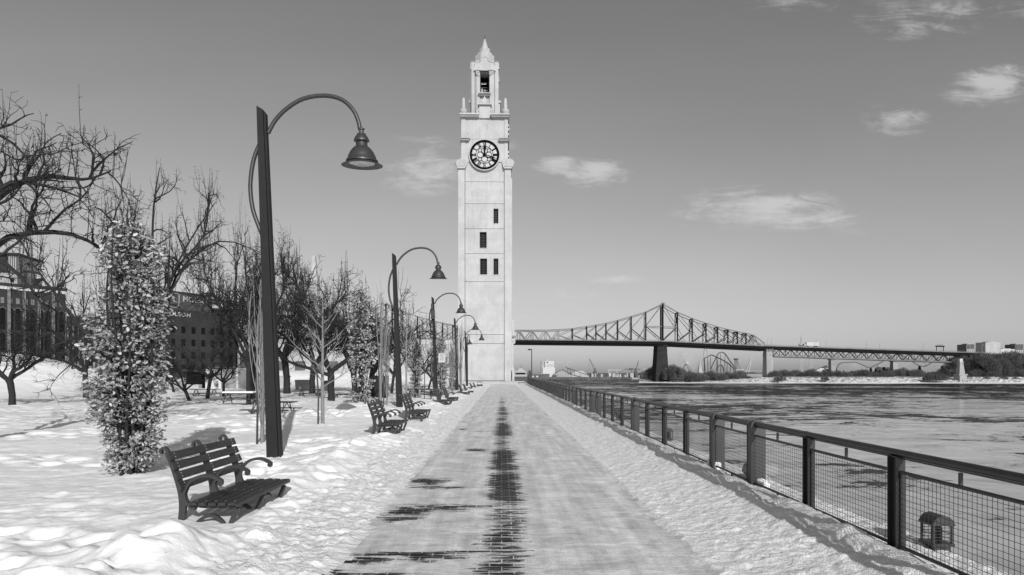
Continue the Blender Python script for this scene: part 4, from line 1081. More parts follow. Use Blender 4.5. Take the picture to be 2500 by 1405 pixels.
GL = [[gpt(-140,900),gpt(-75,640,-.2),gpt(40,480,-.5),gpt(130,464,-.4),gpt(216,490,-.2)], [gpt(-140,900),gpt(-90,560,.2),gpt(20,424,.5),gpt(110,412,.7),gpt(170,418,.6),gpt(236,400,.5)],
      [gpt(-140,900),gpt(-60,610,.3),gpt(60,545,.9),gpt(160,580,1.2),gpt(235,660,1.2)], [gpt(-140,900),gpt(-70,700,-.4),gpt(30,630,-.9),gpt(120,690,-.8),gpt(170,770,-.7)],
      [gpt(-140,900),gpt(-110,520,-.3),gpt(-40,370,-.5),gpt(30,345,-.3),gpt(80,400,0)], [gpt(-140,900),(-1.0,.5,4.2),(-2.6,1.0,5.6)]]
T, K = apple(77, 6.5, 1.0, 1.1, .8, GL)
p = P(-140, 1040, GD); put_tree('apple_tree', (T.mesh('trunk', M_BARK, True), K.mesh('crown', M_TWIG)), (p.x, p.y, 0), 1, -YAW, 'large bare crab apple whose black branches reach in from the left frame edge', 'bare apple trees on the snow')
def gtree(bx, D, limbs, seed, label, dens=.8, spr=1.2):
    g0 = P(bx, 909, D); gz = hz(g0.x, g0.y)
    L_ = [[((px-bx)/1500*D, dy*k/3, (909-py)/1500*D+CAMZ-gz) for k, (px, py) in enumerate(l)] for dy, l in limbs]
    T, K = apple(seed, 6.5, 1.0, spr, dens, L_, 6.0)
    put_tree('apple_tree', (T.mesh('trunk', M_BARK, True), K.mesh('crown', M_TWIG)), (g0.x, g0.y, gz), 1, -YAW, label, 'bare apple trees on the snow')
gtree(362, 26, [(.6, [(362,950),(378,850),(396,705),(440,590),(505,480)]), (-.8, [(362,950),(384,830),(390,650),(402,520),(425,430)]), (1.2, [(362,950),(386,820),(404,670),(500,575),(600,600)]),
      (-.5, [(362,950),(340,800),(322,650),(300,560),(270,520)]), (1.0, [(362,950),(374,800),(404,660),(470,560),(470,450)])], 91, 'tallest bare apple with dense upright sprouts, right behind the leafy column tree', .75, 1.7)
for k, (v, px, py, D, top, xs_, rz, lab) in enumerate(TREES):
    p = P(px, py, D); g = hz(p.x, p.y); hs = ((909-top)/1500*D+CAMZ-g)/APH[v]
    put_tree('apple_tree', AP[v], (p.x, p.y, g), (xs_*(hs*.6+.4), xs_*(hs*.6+.4), hs), R(rz), lab, 'bare apple trees on the snow')

# columnar oaks that keep their dead leaves
def leaf_faces(rn, c, n_, ln, L, vs, fs, tone):
    # lobed oak leaf folded along its rib
    ax = Vector(n_).normalized(); side = ax.cross(Vector(ln)).normalized(); up = side.cross(ax)
    prof = [(0,.02),(.12,.10),(.22,.26),(.32,.15),(.45,.36),(.56,.2),(.7,.34),(.8,.17),(.93,.17),(1.0,.0)]
    t = rn.uniform(0,1)**1.1; o = len(vs); n = len(prof); cr = rn.uniform(.1,.7); bend = rn.uniform(-.4,.4)
    for u, w in prof: vs.append(c+ax*(u*L)+up*(bend*u*u*L))
    for u, w in prof: vs.append(c+ax*(u*L)+side*(w*L)+up*(w*cr*L+bend*u*u*L))
    for u, w in prof: vs.append(c+ax*(u*L)-side*(w*L)+up*(w*cr*L+bend*u*u*L))
    for i in range(n-1):
        fs.append((o+i, o+i+1, o+n+i+1, o+n+i)); fs.append((o+i+1, o+i, o+2*n+i, o+2*n+i+1))
    tone.extend([t]*(3*n))
def oak(seed, Hh=4.3, wid=.66, nleaf=5200, Lf=.085):
    rn = random.Random(seed); T = MB(); K = MB(); V = []; F = []; tn = []
    rad = lambda z: wid*(.66+.36*math.sin(math.pi*z/Hh)) * (1 if z < Hh*.93 else max(.3, (Hh-z)/(Hh*.07)))
    stems = []
    for i in range(11):
        a = i*2.399; r0 = rn.uniform(.05,.22)*wid/.66; top = rn.uniform(.75,1.0)*Hh; rr = wid*rn.uniform(.25,.85)
        pts = spline([(r0*math.cos(a), r0*math.sin(a), -.2), (rr*.55*math.cos(a+.2), rr*.55*math.sin(a+.2), Hh*.22), (rr*math.cos(a+.4)*.85, rr*math.sin(a+.4)*.85, Hh*.5), (rr*math.cos(a+.3), rr*math.sin(a+.3), Hh*.75), (rr*.7*math.cos(a), rr*.7*math.sin(a), top)], 4)
        r1 = rn.uniform(.02,.034); n = len(pts); T.tube(pts, [r1*(1-.8*j/n) for j in range(n)], 6); stems.append([Vector(p) for p in pts])
    ncl = nleaf//9
    for c in range(ncl):
        z = rn.uniform(.1, Hh); st_ = rn.choice(stems); jj = min(range(len(st_)), key=lambda q: abs(st_[q].z-z)); b0 = st_[jj]
        a = rn.uniform(0, 6.283); R_ = rad(z)*(.42+.6*rn.random()**.6)*(1+.35*(float(vn(np.array([a*1.1]), np.array([z*1.7]), seed))-.5)); tip = Vector((R_*math.cos(a), R_*math.sin(a), z+rn.uniform(0,.1)))
        if float(vn(np.array([a*2.2+3]), np.array([z*2.4]), seed+3)) < .36: continue
        e = (tip-b0); 
        if e.length > .55: b0 = tip-e.normalized()*.55-Vector((0,0,.15))
        K.tube([b0, b0.lerp(tip,.5)+Vector((0,0,-.03)), tip], [.007,.005,.003], 3, False)
        for k in range(9):
            q = b0.lerp(tip, rn.uniform(.45,1.0))+Vector((rn.gauss(0,.035), rn.gauss(0,.035), rn.gauss(0,.045)))
            dr = Vector((math.cos(a)*.8+rn.gauss(0,.7), math.sin(a)*.8+rn.gauss(0,.7), rn.gauss(-.25,.6)))
            leaf_faces(rn, q, dr, (rn.gauss(0,1), rn.gauss(0,1), rn.gauss(.5,1)), Lf*rn.uniform(.6,1.25), V, F, tn)
    Lm = MB(); Lm.v = [tuple(p) for p in V]; Lm.f = F; Lm.tone = tn
    return T.mesh('stems', M_BARK, True), K.mesh('twigs', M_BARK), Lm.mesh('foliage', M_LEAF)
OK1 = oak(3, 4.15, .62, 15500, .072); OK2 = oak(9, 4.3, .5, 4200, .09)
OAKS = [(OK1, 322, 1158, 10.2, 1, 0, 'tall bushy column oak full of pale dry leaves beside the nearest bench'),
        (OK2, 881, 1003, 27, 1.2, 90, 'column oak with pale dry leaves behind the second bench, left of the second lamp'),
        (OK2, 1016, 985, 34, .78, 200, 'thin small column oak with sparse dry leaves right of the second street lamp'),
        (OK2, 1079, 965, 45, .98, 40, 'leafy column oak just right of the third street lamp post below the notice'),
        (OK2, 1104, 960, 54, .85, 140, 'small leafy column oak left of the fourth street lamp')]
for (ms, px, py, D, s_, rz, lab) in OAKS:
    p = P(px, py, D); put_tree('column_oak', ms, (p.x, p.y, hz(p.x, p.y)-.02), (s_, s_, s_), R(rz), lab, 'leafy column oaks by the benches', names=('stems','twigs','foliage'))

# fastigiate bare saplings, staked
def wand(seed, Hh=4, wid=.35, n=22):
    rn = random.Random(seed); T = MB(); K = MB()
    T.tube([(0,0,-.2),(.03,.02,.8),(0,0,1.8),(.02,0,Hh*.8)], [.05,.045,.035,.012], 6)
    for i in range(n):
        a = rn.uniform(0, 6.28); z0 = rn.uniform(.25, Hh*.5); r = wid*rn.uniform(.35,1); top = Hh*rn.uniform(.65,1)
        pts = spline([(0,0,z0),(r*.6*math.cos(a), r*.6*math.sin(a), z0+.5),(r*math.cos(a), r*math.sin(a), (z0+top)/2+.3),(r*.9*math.cos(a+.2), r*.9*math.sin(a+.2), top)], 3)
        m_ = len(pts); K.tube(pts, [.018*(1-.85*j/m_) for j in range(m_)], 4, False)
        for w in range(7):
            c1 = Vector(pts[rn.randint(3, m_-1)]); K.tube([c1, c1+Vector((rn.gauss(0,.06), rn.gauss(0,.06), rn.uniform(.15,.4)))], [.007,.003], 3, False)
    return T.mesh('trunk', M_BARK2, True), K.mesh('crown', M_BARK2)
WD = wand(5); WD2 = wand(8, 4, .25, 14)
for (ms, px, py, D, sc, lab) in ((WD, 640, 1083, 14.8, (1.0,1.0,.98), 'slender upright sapling with many stems between two stakes left of the nearest lamp'),
      (WD2, 930, 1000, 27.5, (1.2,1.2,1.35), 'bare upright poplar sapling between stakes left of the second street lamp'),
      (WD2, 1125, 958, 52, (1.5,1.5,1.5), 'bare upright sapling right of the fourth street lamp before the tower'), (WD, 1103, 962, 50, (1.0,1.0,1.3), 'bare upright sapling between the notice and the fourth street lamp'),
      (WD2, 1058, 968, 44, (1,1,1.1), 'thin bare sapling left of the third street lamp foot'), (WD, 945, 996, 29, (.7,.7,1.0), 'thin upright sapling close behind the steel cabinet')):
    p = P(px, py, D); put_tree('sapling', ms, (p.x, p.y, hz(p.x, p.y)), sc, R(px), lab, 'bare upright saplings')
for k, (px, py, D, h, lab) in enumerate(((627,1083,14.7,1.75,'left stake of the sapling beside the nearest lamp'),(654,1078,14.9,1.75,'right stake of the sapling, hidden partly by the nearest lamp post'),
      (776,1042,19.3,1.65,'thin dark stake tied left of the pale young tree'),(936,1000,27.5,1.5,'dark stake right of the sapling by the second lamp'),(924,1000,27.6,1.9,'dark stake left of the sapling by the second lamp'),
      (1036,975,36,2.0,'dark stake standing right of the small column oak'))):
    p = P(px, py, D); MB().tube([(0,0,-.3),(.02,0,h*.5),(-.03 if k == 2 else 0,0,h)], .026, 7).build('tree_stake', M_IRON, None, label=lab, cat='stake', group='stakes of the young trees').location = (p.x, p.y, hz(p.x, p.y))
# pale young tree
def young(seed=4, Hh=4.0):
    rn = random.Random(seed); T = MB(); K = MB()
    T.tube([(0,0,-.2),(-.01,0,1.3),(.0,0,2.6),(.0,.0,Hh)], [.062,.05,.035,.012], 9)
    for i in range(17):
        z0 = 1.15+i*.155; a = i*2.4; L1 = (1.75-.065*i)*rn.uniform(.75,1.1)
        d = Vector((math.cos(a), math.sin(a)*.8, .62+rn.uniform(-.1,.25)))
        q, qd = walk(rn, Vector((0,0,z0)), d, L1, 7, .07, Vector((0,0,.12)))
        K.tube(q, [.016*(1-j/8)+.004 for j in range(8)], 5, False)
        for w in range(6):
            j = rn.randint(1,6); d2 = (qd[j]+perp(qd[j], rn)*.7+Vector((0,0,.2))).normalized(); q2, _ = walk(rn, q[j], d2, L1*rn.uniform(.2,.45), 4, .08, Vector((0,0,.1)))
            K.tube(q2, [.008,.007,.006,.005,.003], 3, False)
    return T.mesh('trunk', M_BARK2, True), K.mesh('crown', M_BARK2)
YT = young()
p = P(788, 1041, 19.5); put_tree('young_tree', YT, (p.x, p.y, hz(p.x, p.y)), 1, 0, 'pale barked young tree with thin rising branches beside a dark stake', None)
p = P(992, 990, 31); put_tree('young_tree', YT, (p.x, p.y, hz(p.x, p.y)), (.8,.8,1.2), R(80), 'pale barked young tree right behind the second street lamp', None)

# ------------------------------------------------------------------ buildings on the left
def building(name, px0, D0, px1, D1, ztop, depth, m, label, cat='building'):
    """box whose front runs from (px0, D0) to (px1, D1); returns root + front placing function"""
    a = P(px0, 909, D0); c = P(px1, 909, D1); a.z = c.z = 0
    X = (c-a); L_ = X.length; ang = math.atan2(X.y, X.x)
    r = empty(name, (a.x, a.y, -1), ang, label, cat)
    MB().box(0, L_, 0, depth, 0, ztop+1).build('wall', m, r)
    return r, L_
# brewery with pilasters and arched windows
bz = (909-690)/1500*225+1.7
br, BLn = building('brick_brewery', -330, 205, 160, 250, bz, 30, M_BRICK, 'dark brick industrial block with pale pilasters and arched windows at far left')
MB().box(-.5, BLn+.4, -.6, 30.4, bz+1, bz+2.2).build('parapet', M_BRICK, br)
MB().box(-.3, BLn+.2, -.45, -.01, bz-.2, bz+.99).build('cornice', M_PALE, br)
nb = 12; bw_ = BLn/nb
for k in range(nb):
    x = k*bw_
    MB().box(x, x+1.0, -.5, -.02, 0, bz-.2).build('pilaster', M_PILA, br)
    for (xo) in (2.5, 5.0):
        if x+xo+1.6 > BLn: continue
        for (z0, z1) in ((3,9),(11,17),(19,26.5)):
            w = MB(); xc = x+xo+.8; pr = [(xc-.8,z0),(xc+.8,z0)]+[(xc+.8*math.cos(t), z1+.8*math.sin(t)) for t in [i*math.pi/6 for i in range(7)]]
            w.prism(pr, -.12, -.01); wo1 = w.build('window', M_DARKW, br)
            if z0 == 19: a = MB(); a.tube([(xc+1.0*math.cos(t), -.15, z1+1.0*math.sin(t)) for t in [i*math.pi/6 for i in range(7)]], .14, 4); a.build('arch', M_PILA, wo1)
        MB().box(x+xo+.2, x+xo+1.3, -.12, -.01, 29, 31.2).build('window', M_PILA, br)
for k in (5, 7, 10): MB().lathe([(.9,bz+2.2),(.9,bz+4),(1.2,bz+4.1),(1.2,bz+4.6),(.2,bz+5.4)], (k*bw_, 2), 10).build('roof_vent', M_BRICK, br)
t_, tl = building('glass_topped_tower', -150, 262, 42, 268, (909-665)/1500*265+1.7, 20, M_CONC, 'taller pale block with glazed penthouse behind the brick brewery')
zt = (909-665)/1500*265+2.7
MB().box(0, tl*.86, 1, 18, zt, zt+8).build('penthouse', M_BRICK, t_)
MB().box(tl*.865, tl*.99, .5, 16, zt, zt+8).build('glazing', M_GLASS, t_)
for k in range(5): MB().box(tl*(.87+.028*k), tl*(.87+.028*k)+.25, .3, .49, zt, zt+8).build('mullion', M_IRON, t_)
MB().box(-.5, tl*1.03, -.8, 19, zt+8, zt+8.8).build('roof', M_BRICK, t_)
for z in (zt-4, zt-9, zt-14, zt-19): MB().box(tl*.92, tl*.96, -.15, -.01, z, z+2).build('window', M_DARKW, t_)
# lower glass and column block
b2, l2 = building('columned_block', 162, 240, 250, 245, (909-772)/1500*240+1.7, 20, M_BRICK, 'lower dark block with white vertical columns behind the leafy column tree')
for k in range(7): MB().box(k*l2/7+.3, k*l2/7+1.0, -.4, -.02, 0, 21)  .build('column', M_PILA, b2)
for k in range(6):
    for z in (2, 7, 12, 17): MB().box(k*l2/7+1.3, (k+1)*l2/7-.1, -.1, -.01, z, z+3.2).build('window', M_DARKW, b2)
# second brewery building with roof sign
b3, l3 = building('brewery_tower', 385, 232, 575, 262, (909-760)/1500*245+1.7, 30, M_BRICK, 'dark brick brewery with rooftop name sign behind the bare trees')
z3 = (909-760)/1500*245+2.7
for k in range(8):
    for z in (3, 8, 13, 18): MB().box(k*l3/8+1, k*l3/8+2.6, -.1, -.01, z, z+2.6).build('window', M_DARKW, b3)
sgx0 = 0; sgl = 20.0
top3 = (909-712)/1500*240+2.7
MB().box(l3*.02, l3*.68, 1, 12, z3, top3-.6).build('sign_house', mat('sign_housing', .06, .7, .15, .4), b3)
MB().box(-.3, l3*.69, .7, 12.3, top3-.6, top3).build('sign_roof', M_BRICK, b3)
sf = MB(); text_mesh(sf, 'MOLSON', 3.1, (l3*.50, .8, z3+(top3-z3)*.62), .1, bold=.05); sf.build('lettering', M_CONC, b3)
sf = MB(); text_mesh(sf, 'MOLSON', 2.3, (l3*.23, -.2, z3-1.9), .1, spacing=1.25, bold=.04); sf.build('lettering', M_CONC, b3)
lg = MB(); c0 = (l3*.205, z3+(top3-z3)*.5); hw, hh = 2.1, 2.6
pts = [(-hw*.85,hh),(hw*.85,hh*1.02),(hw,hh*.5),(hw*.95,-hh*.6),(hw*.6,-hh),(0,-hh*1.1),(-hw*.6,-hh),(-hw*.95,-hh*.6),(-hw,hh*.5),(-hw*.85,hh)]
lg.tube([(c0[0]+x, .8, c0[1]+z) for x, z in spline(pts, 3)], .16, 5)
lg.prism([(c0[0]-1.3,c0[1]+1.6),(c0[0]-.9,c0[1]+1.4),(c0[0]+.4,c0[1]-.3),(c0[0]+1.5,c0[1]-.8),(c0[0]+.2,c0[1]-.8)], .7, .95)
lg.build('emblem', M_CONC, b3)
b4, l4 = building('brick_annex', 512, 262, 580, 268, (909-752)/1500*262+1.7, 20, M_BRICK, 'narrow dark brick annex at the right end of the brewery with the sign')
for z in (4, 9, 14, 19): MB().box(2, 8, -.1, -.01, z, z+2.4).build('window', M_DARKW, b4)
MB().box(-.2, l4+.2, -.3, 20.2, 29.1, 29.8).build('cornice', M_BRICK, b4)
b5, l5 = building('warehouse', 585, 300, 960, 300, (909-868)/1500*300+1.7, 30, M_FARG, 'long low grey warehouse in the distance behind the trees')
for k in range(9): MB().box(3+k*8, 8+k*8, -.1, -.01, 3.5, 8).build('bay_door', M_FARD, b5)
# tower far behind, its haze put into the pale grey
q = P(767, 909, 700); ht = empty('far_tower', (q.x, q.y, 0), 0, 'faint pale tower with tapered tip rising beyond the trees in the distance', 'tower')
MB().box(-8,8,-8,8,0,86).box(-12,12,-10,10,0,60).build('wall', M_FARG, ht); MB().box(-5,5,-5,5,86,112).build('upper_stage', M_FARG, ht); MB().frustum(0,0,112,134,3.2,3.2,1.6,1.6).build('tip', M_FARG, ht)
# pavilion
pv0 = P(452, 962, 58)
pv = empty('park_pavilion', (pv0.x, pv0.y, 0), R(0), 'low pavilion with dark front, pale door bay and grey corrugated end behind the picnic tables', 'pavilion')
u = 58/1500
MB().box(0, 1.4, .3, 4, -.3, 1.7).box(1.4, 50*u, .8, 4, -.3, 1.75).build('dark_front', M_DARKW, pv)
MB().box(50*u, 75*u, -.1, 4.2, -.3, 2.0).build('door_bay', M_PALE, pv)
MB().box(58*u, 64*u, -.16, -.105, .3, 1.6).build('door', M_DARKW, pv)
b = MB(); n_ = 26
for k in range(n_): b.box(76*u+k*.072, 76*u+k*.072+.04, -.08, .0, -.3, 2.05)
b.box(76*u, 127*u, .0, 4.2, -.3, 2.05); b.build('corrugated_end', M_FARG, pv)
MB().box(127*u, 132*u, -.3, 4.2, -.3, 2.1).box(95*u, 101*u, -1.2, -.8, -.3, .9).box(80*u, 101*u, -1.2, -.9, .9, 1.05).build('pillar', M_PALE, pv)
MB().box(-.3, 52*u, -.6, 4.4, 1.8, 1.95).box(52*u, 132*u, -.3, 4.4, 2.1, 2.2).build('roof', M_FARD, pv)
MB().bbox(5*u, 44*u, -.9, -.2, -.3, .55, .04).build('counter', M_FARG, pv)
def planter(px0, px1, py0, py1, D, label, m=M_CONC):
    a = P(px0, py1, D); c = P(px1, py0, D); cx = (a.x+c.x)/2; hw = (c.x-a.x)/2
    b = MB(); b.frustum(cx, a.y+.6, a.z-.4, c.z-.12, hw*.88, .6, hw*.97, .66); b.box(cx-hw, cx+hw, a.y-.1, a.y+1.3, c.z-.118, c.z)
    return b.build('planter', m, None, label=label, cat='planter', group='concrete planters behind the trees')
planter(720, 745, 928, 945, 56, 'grey concrete planter right of the tall apple beside the lamp'); planter(615, 700, 918, 940, 66, 'long concrete planter behind the nearest lamp post', M_FARG); planter(788, 802, 930, 948, 54, 'dark planter left of the thick apple trunk', M_FARD)
planter(1096, 1114, 930, 949, 60, 'dark planter left of the fourth lamp foot', M_FARD)
q = P(94, 950, 55); MB().tube([(0,0,-.6),(0,0,2.6)], .13, 8).lathe([(.2,2.6),(.3,2.7),(.3,3.0),(.1,3.2)], (0,0), 8).build('bollard_light', M_IRON, None, label='dark post standing in the snow mound at far left', cat='post').location = (q.x, q.y, hz(q.x, q.y))

# ------------------------------------------------------------------ bridge
bridge = empty('cantilever_bridge', (0,0,0), 0, 'long steel cantilever bridge crossing the river behind the clock tower', 'bridge')
def BD(px): return 430+(px-1250)*.035
def BP(px, py, back=0):
    p = P(px, py, BD(px)); p.y += back*13.0; p.x += back*2.0
    return p
RT_ = [(1618,742),(1654,763),(1690,778),(1723.6,789.6),(1752,798.6),(1777,805),(1800,810),(1821,814),(1840,819),(1866,838)]
LT_ = [(1618,742),(1576.6,762),(1541,773),(1508,782.6),(1479.5,789.6),(1454.8,794),(1432,797.5),(1396.6,803),(1362,805.5),(1329.6,806.5),(1297,807),(1264,806.5)]
ML_ = [(2*1280-x, y) for x, y in LT_][::-1]
FL_ = [(942,742),(905,763),(870,778),(838,790),(808,799),(783,805),(760,810),(735,838)]
def deck_y(px): return 829+(px-1255)*.0105 if px < 1618 else (832.8+(px-1618)*.0475 if px < 1868 else 844.7+(px-1868)*.0335)
for bk in (0, 1):
    top = MB(); web = MB()
    class DK:
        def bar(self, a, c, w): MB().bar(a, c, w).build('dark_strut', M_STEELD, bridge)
    dk = DK()
    def seg(b, A, B, w): b.bar(BP(*A, bk), BP(*B, bk), w)
    for chain in (RT_, LT_, ML_, FL_):
        for A, B in zip(chain[:-1], chain[1:]): seg(top, A, B, .65)
    seg(top, LT_[-1], ML_[0], .9) if False else None
    for chain in (RT_, LT_, ML_[::-1], FL_):
        for i in range(len(chain)):
            x, y = chain[i]; d = deck_y(x)
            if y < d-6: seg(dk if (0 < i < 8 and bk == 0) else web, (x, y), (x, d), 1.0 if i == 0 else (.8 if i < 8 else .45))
            if i+1 < len(chain):
                x1, y1 = chain[i+1]; d1 = deck_y(x1); mid1 = (y1+d1)/2
                if i < 8:
                    seg(web, (x, y+1), (x1, mid1), .42); seg(dk if bk == 0 and i < 6 else web, (x1, mid1), (x, d), .5); seg(web, (x1, mid1), (x1+(x1-x)*.5, d1), .35)
                else:
                    seg(web, (x, y), ((x+x1)/2, d), .5); seg(web, ((x+x1)/2, d), (x1, y1), .5)
    seg(web, (1576.6,797), (1654,799), .5); seg(web, (905,797), (981,797), .5)
    top.build('top_chord', M_STEEL, bridge); web.build('truss_web', M_STEEL, bridge)
tb_ = MB()
for (x, y) in RT_[:9]+LT_[1:8]: tb_.bar(BP(x, y, 0), BP(x, y, 1), .7); 
for (x, y) in RT_[1:9]:
    tb_.bar(BP(x, y, 0), BP(x, (y+deck_y(x))/2, 1), .5); tb_.bar(BP(x, y, 1), BP(x, (y+deck_y(x))/2, 0), .5)
tb_.build('sway_bracing', M_STEELD, bridge)
MB().tube([BP(1613,740.5), BP(1624,740.5)], .25, 5).tube([BP(1618,742), BP(1618,738)], .2, 5).build('mast_head', M_STEEL, bridge)
# deck
def strip(b, xs, yoff0, yoff1, back0, back1):
    for xa, xb in zip(xs[:-1], xs[1:]):
        q = []
        for x in (xa, xb):
            for bk in (back0, back1):
                for yo in (yoff0, yoff1): q.append(BP(x, deck_y(x)+yo, bk))
        b.add(q, [(0,1,5,4),(2,6,7,3),(0,4,6,2),(1,3,7,5),(0,2,3,1),(4,5,7,6)])
xs_m = [735+i*(1868-735)/40 for i in range(41)]
xs_a = [1868+i*(2410-1868)/24 for i in range(25)]
b = MB(); strip(b, xs_m, 1.5, 8, 0, 1); strip(b, xs_a, 1.0, 8, 0, 1); b.build('deck', M_STEELD, bridge)
b = MB(); strip(b, xs_m, -1.0, 1.2, -.06, -.01); strip(b, xs_a, -1.5, .8, -.06, -.01); b.build('parapet', M_STEEL, bridge)
b = MB(); strip(b, xs_m[14:], 9.6, 12.2, .03, .97); b.build('lower_flange', M_STEELD, bridge)
b = MB(); strip(b, xs_m[14:], 8.1, 9.5, .2, .8); b.build('floor_beams', M_STEELD, bridge)
b = MB()
for x in xs_m[::1]+xs_a:
    b.bar(BP(x, deck_y(x)-3.4), BP(x, deck_y(x)-1), .12)
for xa, xb in zip((xs_m+xs_a)[:-1], (xs_m+xs_a)[1:]): b.bar(BP(xa, deck_y(xa)-3.4), BP(xb, deck_y(xb)-3.4), .14)
b.build('handrail', M_STEEL, bridge)
# deck truss of the approach spans
def low_y(px): return 870+(px-1888)*.0335
xs_n = [1888+i*14.35 for i in range(33)]
for bk in (0, 1):
    web = MB(); ch = MB()
    for i, x in enumerate(xs_n[:-1]):
        x1 = xs_n[i+1]; t0 = deck_y(x)+8; t1 = deck_y(x1)+8
        if i % 2 == 0: web.bar(BP(x, low_y(x), bk), BP(x1, t1, bk), .42-.14*bk)
        else: web.bar(BP(x, t0, bk), BP(x1, low_y(x1), bk), .5-.2*bk)
        web.bar(BP(x, t0, bk), BP(x, low_y(x), bk), .2)
    ch.bar(BP(xs_n[0], low_y(xs_n[0]), bk), BP(xs_n[-1], low_y(xs_n[-1]), bk), .9)
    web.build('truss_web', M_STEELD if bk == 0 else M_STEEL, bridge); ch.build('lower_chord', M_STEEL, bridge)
def pier(pxl, pxr, pyt, pyb, m, D=None, dep=11, tap=.86, cap=True, zb=-7):
    px = (pxl+pxr)/2; D = D or BD(px); a = P(px, pyt, D); hw = (pxr-pxl)/2/1500*D; b = MB()
    b.frustum(a.x, a.y+dep/2+1, zb, a.z, hw, dep/2+1, hw*tap, dep/2)
    if cap: b.frustum(a.x, a.y+dep/2+1, a.z, a.z+.9, hw*tap+.5, dep/2+.5, hw*tap+.6, dep/2+.6)
    b.frustum(a.x, a.y+dep/2+1, a.z-3.2, a.z-2.6, hw*tap+.3, dep/2+.35, hw*tap+.3, dep/2+.35)
    return b.build('pier', m, bridge)
pier(1600.5, 1634.5, 845, 936, M_PIERD, tap=.68); pier(926, 958, 845, 936, M_PIERD, tap=.68)
pier(1872, 1889, 857, 933, M_PIERC, tap=.92, dep=6); pier(2030, 2042, 879, 918, M_PIERC, tap=.92, dep=3.5); pier(2182, 2195, 884, 916, M_PIERC, tap=.92, dep=3.5); pier(2331, 2343, 889, 915, M_PIERC, tap=.92, dep=3.5)
b = MB()
for (x0, x1) in ((1872, 1890),):
    for k in range(3): b.bar(BP(x0+k*7, 852), BP(x0+k*7, 857), .6)
b.build('bearings', M_STEEL, bridge)
# lamps, gantry and truck on the bridge
BLS = [1868,1875.5,1894,1994,2031,2117,2165,2257,2318,2362,2392.5,2400]
lm = MB(); lm.tube([(0,0,0),(0,0,5.2),(.1,0,5.8),(.8,0,6.3)], [.14,.11,.1,.08], 5); bl_me = lm.mesh('lamp_post', mat('galvanised', .3, .5, .1, 1)); hm = MB(); hm.box(.7,1.6,-.2,.2,6.25,6.42); hd_me = hm.mesh('lamp_head', MATS['galvanised'])
BN = ['first','second','third','fourth','fifth','sixth','seventh','eighth','ninth','tenth','eleventh','twelfth']
for k, x in enumerate(BLS):
    p = BP(x, deck_y(x), .1 if k % 2 else .9); o = empty('bridge_lamp', p, R(180) if k in (10,) else 0, BN[k]+' thin lamp post from the left standing on the bridge approach deck', 'lamp post', 'lamp posts on the bridge')
    link(bpy.data.objects.new('pole', bl_me), o); link(bpy.data.objects.new('lamp_head', hd_me), o)
p = BP(1985, deck_y(1985)-1, .35)
tr = empty('truck', p, R(0), 'white box truck driving on the bridge deck', 'truck')
MB().bbox(-3.9,5.2,-1.3,1.3,.9,3.6,.1).build('box_body', M_WHITE, tr); MB().frustum(-5.1,0,.6,2.6,1.0,1.2,.7,1.15,-4.9).build('cab', M_FARG, tr)
for x in (-5,-2.6,2.8,4.2):
    w = MB(); w.tube([(x,-1.2,.45),(x,1.2,.45)], .45, 10); w.build('wheel', M_BLACK, tr)
p0 = BP(2291, deck_y(2291), .2); p1 = BP(2308, deck_y(2308), .2)
gt = empty('sign_gantry', (0,0,0), 0, 'dark overhead sign gantry on the right part of the bridge deck', 'gantry')
MB().bar(p0, p0+Vector((0,0,4.4)), .35).bar(p1, p1+Vector((0,0,4.4)), .35).build('gantry_leg', M_STEELD, gt)
MB().bar(p0+Vector((-.6,0,4.2)), p1+Vector((.6,0,4.2)), .9).build('beam', M_STEELD, gt)
for f in (.2,.5,.8): q = p0.lerp(p1, f); MB().bar(q+Vector((0,0,4.5)), q+Vector((0,0,5.6)), .25).build('antenna', M_STEELD, gt)
# tall thin masts beyond
q = P(1956, 909, 900); mt = empty('telecom_mast', (q.x, q.y, -2), 0, 'slender lattice mast with round platform standing beyond the bridge deck', 'mast')
b = MB()
for sx, sy in ((-1,-1),(1,-1),(1,1),(-1,1)): b.tube([(sx*2.2,sy*2.2,0),(sx*.5,sy*.5,48),(0,0,60)], .22, 4)
for k in range(16): w = 2.2-1.7*k/16; w1 = 2.2-1.7*(k+1)/16; b.bar((-w,-w,k*3),(w1,-w1,k*3+3), .18); b.bar((w,-w,k*3),(-w1,-w1,k*3+3), .18)
b.build('lattice', M_FARG, mt); MB().lathe([(1,40),(3,42),(4.2,43.5),(3,45),(1,46)], (0,0), 12).build('platform', M_FARG, mt)
q = P(1980, 909, 900); b = MB()
for sx, sy in ((-1,-1),(1,-1),(1,1),(-1,1)): b.tube([(sx*2.4,sy*2.4,0),(sx*1.6,sy*1.6,26)], .22, 4)
for k in range(9): b.bar((-2.3,-2.3,k*3),(2.1,-2.1,k*3+3), .2); b.bar((2.3,-2.3,k*3),(-2.1,-2.1,k*3+3), .2)
b.build('lattice_mast', M_FARG, None, label='shorter square lattice mast under the bridge right of the slender mast', cat='mast').location = (q.x, q.y, -2)

# ------------------------------------------------------------------ far shore things
def at(px, py, D): p = P(px, py, D); return (p.x, p.y, p.z)
